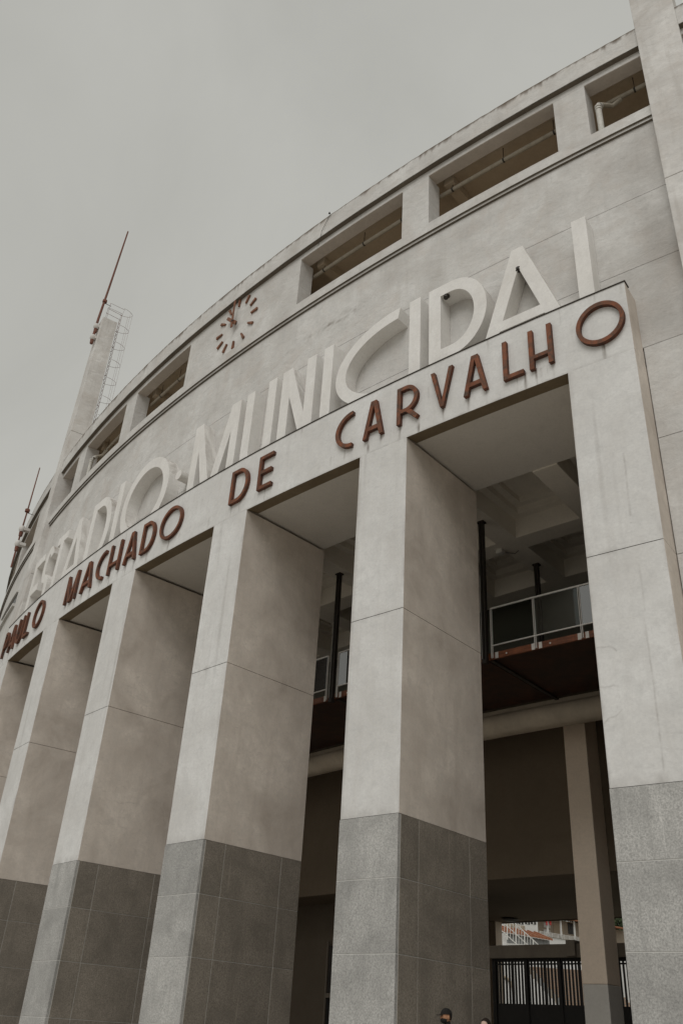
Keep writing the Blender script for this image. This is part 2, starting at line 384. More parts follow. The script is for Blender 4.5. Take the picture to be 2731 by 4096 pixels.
for (a, b) in ((S_L, PS0 - 0.02), (PS1 + 0.02, S_R)):     # lower wall beyond the portico ends
    for (z0, z1) in ((GZ - 0.3, 3.0), (3.0, 6.4), (6.4, 8.5), (8.5, 10.396)):
        MB().cbox(a, b, RW - 0.35, RW, z0 + JT, z1 - JT).make('wall_panel', 'wall_plaster', fac)
    MB().cbox(a + .01, b - .01, RW - 0.33, RW - 0.02, GZ - 0.3, 10.39).make('wall_core', 'joint_dark', fac)
# mouldings under the openings
MB().cbox(S_L, S_R, RW - 0.3, RW + 0.05, 15.93, 16.0).make('ledge_lower', 'wall_plaster', fac)
MB().cbox(S_L, S_R, RW - 0.3, RW + 0.095, 16.0, 16.285).make('ledge_sill', 'wall_plaster', fac)
MB().cbox(S_L, S_R, RW + .001, RW + 0.048, 15.925, 15.929).make('ledge_soffit', 'shade_under', fac)
MB().cbox(S_L, S_R, RW + 0.051, RW + 0.093, 15.994, 15.9995).make('ledge_soffit', 'shade_under', fac)
# gallery openings
OPEN = [(-43.19, -39.95), (-47.22, -43.92), (-51.53, -48.01), (-59.94, -56.62), (-64.08, -60.73), (-68.2, -64.90), (-73.4, -70.05), (-77.5, -74.2), (-81.6, -78.3)]
OPEN.sort()
edges = [S_L] + [e for o in OPEN for e in o] + [S_R]
for i in range(0, len(edges), 2):
    a, b = edges[i], edges[i + 1]
    if b - a > 4:     # the blank panel that carries the clock
        MB().cbox(a, b, RW - 0.45, RW, 16.286, 18.10, 0.3).make('clock_panel', 'wall_plaster', fac)
    else:
        MB().cbox(a, b, RW - 0.45, RW, 16.286, 18.10, 0.3).make('gallery_pillar', 'wall_plaster', fac, bevel=0.01)
MB().cbox(S_L, S_R, RW - 0.32, RW, 18.10, 18.30).make('gallery_beam', 'wall_plaster', fac)
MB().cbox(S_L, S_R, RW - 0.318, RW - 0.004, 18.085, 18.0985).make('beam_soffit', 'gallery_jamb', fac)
# fascia with grimy upper edge
def stf(s, z):
    t = 18.90 - z
    n = 0.5 + 0.5 * noise.noise(Vector((s * 3.1, 0.3, 2))); n2 = 0.5 + 0.5 * noise.noise(Vector((s * 11.3, z * 1.5, 7)))
    ln = 0.035 + 0.26 * max(0, n * n2 * 2.4 - 0.35)
    v = 1.15 * max(0, 1 - t / ln) if t < ln else 0
    return max(v, 0.35 * max(0, noise.noise(Vector((s * 2, z * 0.6, 3))) - 0.25))
grid_face('fascia_face', 'wall_plaster', fac, lambda s, z: W(s, RF + 0.008 * noise.noise(Vector((s * 1.2, z * 2, 0))), z + (0.014 * noise.noise(Vector((s * 4.5, 0, 0))) if z > 18.85 else 0)), S_L, S_R, 18.285, 18.90, 0.05, 0.041, stf)
MB().cbox(S_L, S_R, RW - 0.3, RF - 0.012, 18.29, 18.885).make('fascia', 'wall_plaster', fac)
MB().cbox(S_L, S_R, RW - 0.002, RF - 0.014, 18.272, 18.289).make('fascia_soffit', 'shade_under', fac)
# gallery behind the openings
MB().cbox(S_L, S_R, RW - 3.0, RW - 0.45, 18.32, 18.5).make('gallery_ceiling', 'gallery_brown', fac)
MB().cbox(S_L, S_R, RW - 3.2, RW - 3.0, 14.0, 18.5).make('gallery_back_wall', 'gallery_brown', fac)
MB().cbox(S_L, S_R, RW - 3.0, RW - 0.3, 15.9, 16.2).make('gallery_floor', 'gallery_brown', fac)
for s in (-46.95, -51.25, -59.66, -63.8, -68.0, -73.1, -77.2):
    MB().cbox(s - .13, s + .13, RW - 3.0, RW - 0.46, 18.05, 18.319).make('gallery_ceiling_rib', 'gallery_brown', fac)
# window slot in the wall past the left pylon
MB().cbox(-73.4, -70.15, RW + 0.002, RW + 0.006, 13.95, 14.45).make('window_slot', 'dark_window', fac)
MB().cbox(-73.5, -70.10, RW, RW + 0.1, 13.84, 13.95).make('window_sill', 'wall_plaster', fac)
MB().cbox(-73.5, -70.10, RW, RW + 0.07, 14.45, 14.53).make('window_head', 'wall_plaster', fac)

# conduits and drain pipes in the gallery
def arc(s0, s1, r, z, n): return [W(s0 + (s1 - s0) * i / n, r, z) for i in range(n + 1)]
def conduit(s0, s1, label):
    e = empty('conduit', W((s0 + s1) / 2, 64.17, 17.86), label, 'pipe', 'conduits in the gallery openings')
    MB().tube(arc(s0, s1, 64.17, 17.88, 12), 0.052 * U, 10).make('pipe', 'pipe_grey', e, smooth=True)
    k = max(2, int((s1 - s0) / 1.1))
    for i in range(k):
        s = s0 + (s1 - s0) * (i + 0.6) / k + random.uniform(-.1, .1)
        MB().tube([W(s, 64.17, 17.93), W(s, 64.17, 18.33)], 0.009 * U, 6).make('hanger', 'dark_steel', e)
        MB().tube([W(s - .02, 64.17, 17.88), W(s + .02, 64.17, 17.88)], 0.058 * U, 10).make('clamp', 'dark_steel', e)
conduit(-43.05, -39.0, 'thin grey conduit hung under the ceiling of the opening beside the right pylon')
conduit(-47.6, -43.6, 'thin grey conduit on two hangers in the second opening from the right pylon')
conduit(-51.9, -47.8, 'thin grey conduit in the opening just right of the clock')
conduit(-60.0, -56.3, 'thin grey conduit in the opening just left of the clock')
conduit(-64.2, -60.5, 'thin grey conduit in the second opening left of the clock')
def drain(s, label):
    e = empty('drain_pipe', W(s, 64.55, 16.2), label, 'pipe', 'white drain pipes in the gallery')
    MB().tube([W(s, 64.55, 15.5), W(s, 64.55, 17.35), W(s + .01, 64.5, 17.5), W(s + .03, 64.42, 17.57)], 0.065 * U, 14).make('pipe', 'pipe_white', e, smooth=True)
    for z in (17.3, 17.38): MB().tube([W(s, 64.55, z - .02), W(s, 64.55, z + .02)], 0.078 * U, 14).make('coupling', 'pipe_white', e)
    MB().tube([W(s + .03, 64.45, 17.57), W(s + .22, 64.25, 17.62), W(s + .4, 64.17, 17.8)], 0.05 * U, 10).make('elbow', 'pipe_grey', e, smooth=True)
drain(-43.0, 'white plastic drain pipe in the opening beside the right pylon')
drain(-63.75, 'white plastic drain pipe in the opening nearest the left pylon')

# small lamp on the parapet edge above the clock side opening
e = empty('parapet_lamp', W(-50.4, RF, 18.9), 'tiny dark lamp on a wire at the parapet edge right of the clock', 'lamp')
MB().tube([W(-50.37, RF + .02, 18.9), W(-50.37, RF + .06, 18.91)], 0.01 * U, 6).make('arm', 'dark_steel', e)
MB().tube([W(-50.37, RF + .06, 18.93), W(-50.37, RF + .065, 18.88)], [0.015 * U, 0.03 * U], 8).make('head', 'dark_steel', e)
MB().tube([W(-50.4, RF + .02, 18.88), W(-50.62, RF + .05, 18.4), W(-50.78, RW + .1, 18.0)], 0.006 * U, 5).make('wire', 'dark_steel', e)

# ================================================================== pylons
def pylon(s, label):
    e = empty('concrete_pylon', W(s, RW, GZ), label, 'pylon', 'pylons beside the entrance')
    h = 0.415
    zs = [GZ - 0.2, 6.4, 10.4, 13.87, 20.3, 26.5]
    rf = lambda z: 65.0 - 0.22 * max(0, (z - 12) / 14.5)
    rb = lambda z: 64.15 if z > 18.0 else 64.15
    for a, b in zip(zs[:-1], zs[1:]):
        m = MB(); P = []
        for z in (a + 0.006, b - 0.006):
            P += [W(s - h, rb(z), z), W(s + h, rb(z), z), W(s + h, rf(z), z), W(s - h, rf(z), z)]
        m.hexa(P); m.make('shaft_block', 'pylon_plaster', e, bevel=0.015)
        m = MB(); P = []
        for z in (b - 0.02, b + 0.02 if b < 26 else b - 0.01):
            P += [W(s - h + .015, rb(z) + .015, z), W(s + h - .015, rb(z) + .015, z), W(s + h - .015, rf(z) - .015, z), W(s - h + .015, rf(z) - .015, z)]
        m.hexa(P); m.make('joint', 'joint_dark', e)
    return e
pylon(-67.2, 'tall slim concrete pylon at the left end with a red flagpole and caged ladder')
pylon(-41.5, 'broad concrete pylon at the right edge cutting across the row of openings')

def flagpole(s, zt, pts, zb, label):
    e = empty('flagpole', W(s, pts[0][0], pts[0][1]), label, 'flagpole', 'red flagpoles')
    MB().tube([W(s, r, z) for r, z in pts], [(0.055 if s > -69 else 0.036) * U * k for k in (1, 1, .85, .6)], 12).make('pole', 'rust_red', e, smooth=True)
    rz = lambda z: pts[0][0] + (pts[-1][0] - pts[0][0]) * (z - pts[0][1]) / (pts[-1][1] - pts[0][1])
    for z in zb:
        r = rz(z)
        m = MB(); m.tube([W(s, r, z - .13), W(s, r, z - .06), W(s, r, z + .06), W(s, r, z + .13)], [.08 * U, .125 * U, .125 * U, .08 * U], 16)
        b = m.make('bracket', 'pylon_plaster', e, smooth=True)
        MB().cbox(s - .11, s + .11, r - .3, r, z - .06, z + .06).make('bracket_arm', 'pylon_plaster', b)
        MB().tube([W(s, r, z - .16), W(s, r, z - .34)], [.085 * U, .07 * U], 12).make('bracket_socket', 'rust_red', b)
    MB().tube([W(s, rz(zt), zt - .06), W(s, rz(zt), zt + .06)], 0.1 * U, 12).make('collar', 'rust_red', e)
    MB().tube([W(s, rz(zt) + .0, zt - .1), W(s, rz(zt) - .32, zt - .12)], 0.012 * U, 6).make('cleat', 'dark_steel', e)
flagpole(-67.2, 27.7, [(64.93, 25.3), (64.90, 26.6), (64.80, 28.5), (64.62, 32.35)], (26.15, 25.5), 'tall red flagpole clamped to the top of the left pylon')
flagpole(-71.0, 18.5, [(65.14, 15.8), (65.14, 17.4), (65.12, 18.5), (65.11, 20.7)], (17.6, 16.9), 'farther red flagpole on white brackets at the left edge')

# caged ladder on the back of the left pylon
lad = empty('caged_ladder', W(-67.2, 64.0, 18.5), 'thin steel caged ladder running up the back of the left pylon', 'ladder')
for ds in (-.16, .16):
    MB().tube([W(-67.2 + ds, 64.02, 17.5), W(-67.2 + ds, 63.98, 27.2), W(-67.2 + ds, 63.93, 27.58), W(-67.2 + ds, 64.58, 27.6), W(-67.2 + ds, 64.60, 26.5)], 0.008 * U, 6).make('rail', 'rust_red', lad)
    MB().tube([W(-67.2 + ds, 64.62, 27.25), W(-67.2 + ds, 63.98, 27.2)], 0.008 * U, 6).make('guard_rail', 'rust_red', lad)
z = 18.6
while z < 27:
    MB().tube([W(-67.36, 64.0, z), W(-67.04, 64.0, z)], 0.006 * U, 5).make('rung', 'rust_red', lad); z += 0.22
for z in (18.9, 20.5, 22.1, 23.7, 25.3, 26.2):
    for ds in (-.16, .16): MB().tube([W(-67.2 + ds, 64.16, z), W(-67.2 + ds, 64.0, z)], 0.012 * U, 5).make('standoff', 'rust_red', lad)
z = 27.55
while z > 19:
    pts = [W(-67.2 + .26 * math.cos(math.pi * k / 12), 63.98 - .48 * math.sin(math.pi * k / 12), z) for k in range(13)]
    MB().tube(pts, 0.0065 * U, 5).make('hoop', 'rust_red', lad); z -= 0.99
for k in (3, 6, 9):
    q = lambda z: W(-67.2 + .26 * math.cos(math.pi * k / 12), 63.98 - .48 * math.sin(math.pi * k / 12), z)
    MB().tube([q(18.6), q(27.55)], 0.0035 * U, 5).make('strap', 'rust_red', lad)

# ================================================================== entrance portico
por = empty('entrance_portico', W(-54.6, R0, GZ), 'portico of six tall square piers carrying a deep plain lintel', 'portico')
PIERS = [-0.6656 - k * 0.0689 for k in range(6)]
PW, DEP = 1.1604, 2.443
ZT, ZP, ZJ, ZG = 10.0, 10.06, 6.416, [3.015, 2.105, 1.102, 0.10, GZ - 0.05]
def PF(k):      # local frame of pier k: f(t, n, z)
    th = PIERS[k]; nn = Vector((math.sin(th), -math.cos(th), 0)); tt = Vector((math.cos(th), math.sin(th), 0)); C = Vector((AX, AY, 0)) + nn * R0
    return lambda t, n, z: (C + tt * t + nn * n) * U + Vector((0, 0, z * U + EYE))
def fbox(f, t0, t1, n0, n1, z0, z1):
    return MB().hexa([f(t0, n0, z0), f(t1, n0, z0), f(t1, n1, z0), f(t0, n1, z0), f(t0, n0, z1), f(t1, n0, z1), f(t1, n1, z1), f(t0, n1, z1)])
h = PW / 2
def pl_pier(k, pts, box=(2131, 2500, .3827)):
    f = []
    for x, y in pts:
        s_, z_ = pcyl(box[0] + x * box[2], box[1] + y * box[2], R0); f.append((s_ - PIERS[k] * R0, z_))
    return f
CRACKS = [(pl_pier(0, q), k_, w_) for q, k_, w_ in (
    ([(668, 240), (740, 236), (815, 228), (850, 250), (875, 272)], .75, .010), ([(700, 655), (790, 652), (840, 632), (890, 640)], .8, .012),
    ([(745, 1030), (800, 975), (865, 958), (930, 890)], .6, .010), ([(1395, 1302), (1480, 1296), (1568, 1302)], .4, .008), ([(1390, 1125), (1470, 1132), (1568, 1128)], .35, .008),
    ([(1165, -60), (1190, 100), (1225, 380), (1258, 600), (1290, 880), (1325, 1140), (1345, 1310), (1375, 1590)], .55, .013))]
CRACKS += [(pl_pier(0, [(1215, 490), (1260, 490)], (1800, 1800, .5937)), .5, .01), (pl_pier(0, [(1165, 20), (1180, 120), (1195, 270), (1215, 440)], (1800, 1800, .5937)), .6, .016), (pl_pier(0, [(1270, 770), (1290, 900), (1310, 1080)], (1800, 1800, .5937)), .45, .013)]
def crack(s, z):
    v = 0.0
    for pts, k_, w_ in CRACKS:
        for (a0, b0), (a1, b1) in zip(pts[:-1], pts[1:]):
            if s < min(a0, a1) - .05 or s > max(a0, a1) + .05 or z < min(b0, b1) - .05 or z > max(b0, b1) + .05: continue
            L2 = (a1 - a0) ** 2 + (b1 - b0) ** 2; t = max(0, min(1, ((s - a0) * (a1 - a0) + (z - b0) * (b1 - b0)) / L2))
            d = math.hypot(s - a0 - t * (a1 - a0), z - b0 - t * (b1 - b0)) + .006 * noise.noise(Vector((s * 20, z * 20, 0)))
            v = max(v, .5 * k_ * math.exp(-(d / w_) ** 2) * (.65 + .6 * noise.noise(Vector((s * 9, z * 7, 3)))))
    return v
pier_objs = []
for k in range(6):
    f = PF(k)
    core = fbox(f, -h + .03, h - .03, -DEP + .03, -.012, ZG[0] - .02, ZT - .02).make('pier', 'joint_dark', por)
    fbox(f, -h + .001, h - .001, -DEP + .003, .0035, GZ - .1, ZG[0] - .012).make('dado_core', 'mortar', core)
    pier_objs.append(core)
    # plaster shaft in two lifts
    for (za, zb) in ((ZG[0], ZJ), (ZJ, ZT)):
        m = MB()
        z0, z1 = za + (.004 if za == ZJ else 0.0), zb - (.007 if zb == ZJ else -.001 if 0 else 0)
        # side and back skins
        for (t0, t1, n0, n1) in ((-h, -h + .05, -DEP, -.0125), (h - .05, h, -DEP, -.0125), (-h + .05, h - .05, -DEP, -DEP + .05)):
            fbox_m = fbox(f, t0, t1, n0, n1, z0, z1); off = len(m.v); m.v += fbox_m.v; m.f += [tuple(i + off for i in q) for q in fbox_m.f]
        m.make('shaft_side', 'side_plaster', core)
        def stp(s, z, k=k):
            v = 0.0
            if k in (1,):      # damp edge of the second pier
                e = math.exp(-max(0, (s + h) / 0.07) ** 2) * (0.55 + 0.6 * noise.noise(Vector((s * 4, z * 1.6, 4))))
                v = max(v, 0.42 * e)
            e2 = math.exp(-(max(0, min(s + h, h - s)) / 0.05) ** 2) * max(0, noise.noise(Vector((s * 6, z * 2.2, k))) + .05)
            v = max(v, 0.30 * e2)
            b = max(0, (0.16 - (z - ZG[0])) / 0.16) * (0.3 + 0.5 * noise.noise(Vector((s * 5, 1, k)))) if z < ZG[0] + .2 else 0
            v = max(v, 0.55 * b)
            jt = math.exp(-(abs(z - ZJ) / .05) ** 2) * max(0, .2 + noise.noise(Vector((s * 6, z, k * 3)))); v = max(v, .25 * jt)
            rn = max(0, noise.noise(Vector((s * 7.0, z * .35, k * 5 + 1))) - .30) * 1.0 * max(0, min(1, (z - 4) / 5)); v = max(v, rn * .5)
            if k == 0:
                v = max(v, crack(s, z))
            return v
        zz1 = ZT + 0.0 if zb == ZT else z1
        def skin(t, z, k=k, f=f):
            d = h - abs(t); sg = 1 if t > 0 else -1
            rr = 0.013 + 0.004 * noise.noise(Vector((sg * 3, z * 2.3, k))) + 0.030 * max(0, noise.noise(Vector((sg * 5, z * 5.5, k * 2.0))) - .42)
            wv = 0.0035 * noise.noise(Vector((sg * 9, z * .9, k))) + .0015 * noise.noise(Vector((sg, z * 6, k)))
            nn_ = 0.004 * noise.noise(Vector((t * 1.7, z * .8, k)))
            if d < rr:
                q = 1 - max(0, d) / rr
                return f(t + sg * wv * q, nn_ * (1 - q) - rr * (1 - math.sqrt(max(0, 1 - q * q))), z)
            return f(t, nn_, z)
        o = grid_face('shaft_front', 'smooth_plaster', core, skin, -h, h, z0, zz1, 0.012 if k == 0 else 0.0125, 0.016 if k == 0 else 0.03, stp)
    if k == 1:
        hs_, hz_ = pcyl(1487, 3217, R0); hs_ -= PIERS[1] * R0
        MB().prism([[(-.016, -.014), (.012, -.018), (.018, .012), (-.004, .02), (-.02, .006)]], lambda a_, b_: f(hs_ + a_, -.01, hz_ + b_), lambda a_, b_: f(hs_ + a_, .0015, hz_ + b_)).make('anchor_hole', 'black_gate', core)
    # granite dado, slab by slab
    g0 = 0.012
    for c in range(4):
        za, zb = ZG[c + 1] + .006, ZG[c] - .006 - (.002 if c == 0 else 0)
        fbox(f, -h + .003, h + .001, -.05, .008, za, zb).make('granite_slab', 'granite_face', core, bevel=0.004)
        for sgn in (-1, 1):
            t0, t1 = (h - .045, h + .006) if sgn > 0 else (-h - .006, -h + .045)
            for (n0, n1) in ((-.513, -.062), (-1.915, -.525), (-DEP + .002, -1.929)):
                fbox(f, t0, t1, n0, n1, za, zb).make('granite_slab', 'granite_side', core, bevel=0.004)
# lintel front, gridded so that rust and soot drips can follow the letters
random.seed(11)
drips = []
RED = [('P', -66.22, -65.80), ('A', -65.52, -64.95), ('U', -64.70, -64.18), ('L', -63.93, -63.45), ('O', -63.13, -62.31),
       ('M', -60.53, -59.80), ('A', -59.46, -58.80), ('C', -58.57, -58.08), ('H', -57.84, -57.24), ('A', -56.97, -56.38), ('D', -56.14, -55.53), ('O', -55.28, -54.33),
       ('D', -52.44, -51.82), ('E', -51.475, -51.02),
       ('C', -49.13, -48.63), ('A', -48.38, -47.87), ('R', -47.53, -47.03), ('V', -46.73, -46.23), ('A', -46.0, -45.5), ('L', -45.17, -44.77), ('H', -44.65, -44.2), ('O', -43.75, -42.90)]
for ch, a, b in RED:
    for q in ((a + .07, b - .07) if ch in 'AHRM' else ((a + b) / 2,)):
        drips.append((q + random.uniform(-.03, .03), 10.36, random.uniform(.25, .5), random.uniform(.014, .03), random.uniform(.35, .8)))
for q, L, k in ((-43.33, 1.2, .75), (-54.86, .55, .95), (-47.05, .6, .7), (-46.5, .5, .6), (-44.78, .5, .8), (-59.40, .5, .8), (-58.9, .6, .85), (-48.3, .6, .65), (-52.4, .8, .5), (-47.5, 1.4, .35)):
    drips.append((q, 10.38, L, .025, k))
for _ in range(70):
    s = random.uniform(PS0, PS1); drips.append((s, random.choice((11.5, 10.35, 11.0)), random.uniform(.1, .5), random.uniform(.01, .03), random.uniform(.05, .25)))
df = drip_field(drips)
def stl(s, z):
    v = min(.85, 1.8 * df(s, z))
    v = max(v, 0.30 * max(0, 1 - (z - 10.0) / .06) * max(0, .5 + noise.noise(Vector((s * 4, 0, 2)))))
    v = max(v, 0.5 * max(0, 1 - (11.52 - z) / .03) * max(0, .5 + noise.noise(Vector((s * 3, 5, 2)))))
    return v
grid_face('lintel_face', 'smooth_plaster', por, lambda s, z: W(s, R0 + 0.0, z), PS0, PS1, ZT, 11.52, 0.02, 0.03, stl)
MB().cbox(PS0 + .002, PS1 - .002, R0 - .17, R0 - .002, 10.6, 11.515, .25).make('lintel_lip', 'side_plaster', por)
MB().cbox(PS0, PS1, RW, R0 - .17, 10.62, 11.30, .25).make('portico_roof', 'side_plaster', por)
MB().cbox(PS0 - .02, PS1 + .02, R0 - .18, R0 + .018, 11.521, 11.538, .25).make('coping', 'coping_dark', por)
# body of the lintel between soffit and roof
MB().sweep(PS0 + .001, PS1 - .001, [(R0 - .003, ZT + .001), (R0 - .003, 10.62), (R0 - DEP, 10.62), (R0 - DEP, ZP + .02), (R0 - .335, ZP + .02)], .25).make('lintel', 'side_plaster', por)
for k in range(5):
    sa = PIERS[k + 1] * R0 + h; sb = PIERS[k] * R0 - h
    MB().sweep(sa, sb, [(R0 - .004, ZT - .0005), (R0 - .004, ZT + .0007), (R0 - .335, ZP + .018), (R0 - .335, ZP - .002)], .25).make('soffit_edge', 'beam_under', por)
    MB().cbox(sa + .002, sb - .002, R0 - DEP, R0 - .336, ZP, ZP + .018, .25).make('soffit_panel', 'soffit_paint', por)
# right and left return faces of the portico
for s in (PS1, PS0):
    d = 0.003 if s == PS1 else -0.003
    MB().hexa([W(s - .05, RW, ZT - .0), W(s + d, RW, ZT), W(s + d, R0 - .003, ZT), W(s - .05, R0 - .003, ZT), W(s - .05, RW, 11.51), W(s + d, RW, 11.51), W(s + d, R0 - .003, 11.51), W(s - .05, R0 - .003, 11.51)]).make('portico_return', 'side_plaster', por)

# ================================================================== lettering
def ell(cx, cy, a, b, t0, t1, n): return [(cx + a * math.cos(t0 + (t1 - t0) * i / n), cy + b * math.sin(t0 + (t1 - t0) * i / n)) for i in range(n + 1)]
def ring(cx, cy, a, b, n=48): return ell(cx, cy, a, b, 0, 2 * math.pi, n)[:-1]
def stroke(path, t):
    L = []; Rr = []
    for i, p in enumerate(path):
        a = Vector(path[max(i - 1, 0)]); b = Vector(path[min(i + 1, len(path) - 1)]); d = (b - a).normalized(); n = Vector((-d.y, d.x))
        L.append((p[0] + n.x * t / 2, p[1] + n.y * t / 2)); Rr.append((p[0] - n.x * t / 2, p[1] - n.y * t / 2))
    return [L + Rr[::-1]]
PI = math.pi
def gA(w, H, t, a, bar0, bar1):
    c = w / 2; tl = t * 1.04
    sl = (c - a) / H                       # lean of the outer leg
    inx = lambda v: tl + sl * v            # inner edge of the left leg
    va = (c - tl) / sl                     # inner apex
    outer = [(0, 0), (c - a, H), (c + a, H), (w, 0), (w - tl, 0), (w - inx(bar0), bar0), (inx(bar0), bar0), (tl, 0)]
    return [outer, [(inx(bar1), bar1), (w - inx(bar1), bar1), (c, va)]]
def gD(w, H, t):
    b = w * .42
    return [[(0, 0), (b, 0)] + ell(b, H / 2, w - b, H / 2, -PI / 2, PI / 2, 28)[1:-1] + [(b, H), (0, H)],
            [(t, t), (b, t)] + ell(b, H / 2, w - b - t, H / 2 - t, -PI / 2, PI / 2, 28)[1:-1] + [(b, H - t), (t, H - t)]]
def gP(w, H, t, v0):
    b = w * .40; c = (H + v0) / 2; e = (H - v0) / 2
    return [[(0, 0), (t, 0), (t, v0), (b, v0)] + ell(b, c, w - b, e, -PI / 2, PI / 2, 28)[1:-1] + [(b, H), (0, H)],
            [(t, v0 + t), (b, v0 + t)] + ell(b, c, w - b - t, e - t, -PI / 2, PI / 2, 28)[1:-1] + [(b, H - t), (t, H - t)]]
def gE(w, H, t):
    m = H / 2
    return [[(0, 0), (w, 0), (w, t), (t, t), (t, m - t / 2), (w * .93, m - t / 2), (w * .93, m + t / 2), (t, m + t / 2), (t, H - t), (w, H - t), (w, H), (0, H)]]
def gH(w, H, t, b0): return [[(0, 0), (t, 0), (t, b0), (w - t, b0), (w - t, 0), (w, 0), (w, H), (w - t, H), (w - t, b0 + t * .9), (t, b0 + t * .9), (t, H), (0, H)]]
def gN(w, H, t):
    i = H * .355
    return [[(0, 0), (t, 0), (t, H - i), (w - t * 1.02, 0), (w, 0), (w, H), (w - t, H), (w - t, i), (t * 1.12, H), (0, H)]]
def gM(w, H, t, i=.35):
    return [[(0, 0), (t, 0), (t * .95, H * (1 - i)), (w * .37, 0), (w * .62, 0), (w - t * .95, H * (1 - i)), (w - t, 0), (w, 0), (w, H), (w - t * 1.25, H), (w / 2, H * .10), (t * 1.1, H), (0, H)]]
def gV(w, H, t): return [[(w / 2 - t * .42, 0), (w / 2 + t * .42, 0), (w, H), (w - t, H), (w / 2, t * 1.5), (t, H), (0, H)]]
def gU(w, H, t):
    r = w / 2
    return stroke([(t / 2, H), (t / 2, H * .6)] + ell(r, r * 1.0, r - t / 2, r - t / 2, PI, 2 * PI, 20) + [(w - t / 2, H * .6), (w - t / 2, H)], t)
def gS(w, H, t):
    a = w / 2 - t / 2; q = (H - t) / 4
    up_ = ell(w / 2, H - t / 2 - q, a, q, 0.15 * PI, 1.5 * PI, 22); lo = ell(w / 2, t / 2 + q, a, q, 0.5 * PI, -0.85 * PI, 22)
    return stroke(up_ + lo[1:], t)
def gC_big(w, H, t):      # left half of a wide ellipse, cut straight at its end
    o = ell(w, H / 2, w, H / 2, PI / 2, 1.5 * PI, 40); i = ell(w, H / 2, w - t, H / 2 - t, 1.5 * PI, PI / 2, 40)
    i = [(x - (.06 if k in (0, 40) else 0), y) for k, (x, y) in enumerate(i)]
    return [o + i]
def letter(name, loops, s0, z0, r0, r1, mat, label, cat, group, bevel):
    m = MB(); m.prism(loops, lambda u, v: W(s0 + u, r0, z0 + v), lambda u, v: W(s0 + u, r1, z0 + v))
    o = m.make(name, mat, None, bevel=bevel)
    return tag(o, label, cat, group)
ORD = ['first', 'second', 'third', 'fourth', 'fifth', 'sixth', 'seventh', 'eighth', 'ninth']
ZB, HB, T = 11.302, 2.436, 0.29
BIG = [('ESTADIO', [('E', -65.62, -64.60), ('S', -64.42, -63.55), ('T', -63.34, -62.43), ('A', -62.26, -60.70), ('D', -60.46, -58.97), ('I', -58.74, -58.43), ('O', -58.25, -55.76)]),
       ('MUNICIPAL', [('M', -54.74, -52.84), ('U', -52.60, -51.50), ('N', -51.285, -50.165), ('I', -49.91, -49.62), ('C', -49.48, -47.70), ('I', -47.445, -47.16), ('P', -46.945, -45.575), ('A', -45.77, -43.94), ('L', -43.705, -42.86)])]
def big_loops(ch, w, s0):
    if ch == 'I': return [[(0, 0), (w, 0), (w, HB), (0, HB)]]
    if ch == 'E': return gE(w, HB, T)
    if ch == 'S': return gS(w, HB, T)
    if ch == 'T': return [[(w / 2 - T / 2, 0), (w / 2 + T / 2, 0), (w / 2 + T / 2, HB - T), (w, HB - T), (w, HB), (0, HB), (0, HB - T), (w / 2 - T / 2, HB - T)]]
    if ch == 'A': return gA(w, HB, T, .125, .44, .69)
    if ch == 'D': return gD(w, HB, T)
    if ch == 'O': return [ring(w / 2, HB / 2, w / 2, HB / 2 + .02), ring(w / 2, HB / 2, w / 2 - T, HB / 2 - T)]
    if ch == 'M': return gM(w, HB, T)
    if ch == 'U': return gU(w, HB, T)
    if ch == 'N': return gN(w, HB, T)
    if ch == 'C': return gC_big(w, HB, T)
    if ch == 'P': return gP(w, HB, T, .40)
    if ch == 'L': return [[(0, 0), (w, 0), (w, T), (T, T), (T, HB), (0, HB)]]
for word, L in BIG:
    for i, (ch, a, b) in enumerate(L):
        letter('large_letter', big_loops(ch, b - a, a), a, ZB, RW + .001, RL, 'letter_white', 'tall off-white block letter %s, %s letter of %s on the portico roof' % (ch, ORD[i], word), 'letter', 'large white letters above the lintel', 0.012)
dot = MB(); dot.prism([ring(0, 0, .14, .14, 28)], lambda u, v: W(-55.27 + u, RW + .001, 12.50 + v), lambda u, v: W(-55.27 + u, RL, 12.50 + v))
tag(dot.make('large_dot', 'letter_white', bevel=0.01), 'round off-white dot on the wall between ESTADIO and MUNICIPAL', 'dot', None)
for sa, za, lab in ((-46.53, 13.40, 'P'), (-44.86, 13.18, 'A')):
    e = empty('spotlight', W(sa, RL - .1, za), 'small dark round spotlight tucked in the top of the white letter ' + lab + ' of MUNICIPAL', 'spotlight', 'spotlights in the letters')
    mm = MB(); mm.tube([W(sa, RL - .13, za + .07), W(sa, RL - .08, za + .05), W(sa, RL - .03, za), W(sa, RL - .01, za - .06)], [.03 * U, .055 * U, .06 * U, .05 * U], 14); mm.make('housing', 'dark_steel', e, smooth=True)
    MB().tube([W(sa, RL - .1, za + .05), W(sa, RL - .14, za + .16)], .015 * U, 6).make('stem', 'dark_steel', e)
WORDS = ['PAULO', 'MACHADO', 'DE', 'CARVALHO']; seq = [(w, i) for w in WORDS for i in range(len(w))]
ZR, HR, TR = 10.315, 0.895, 0.088
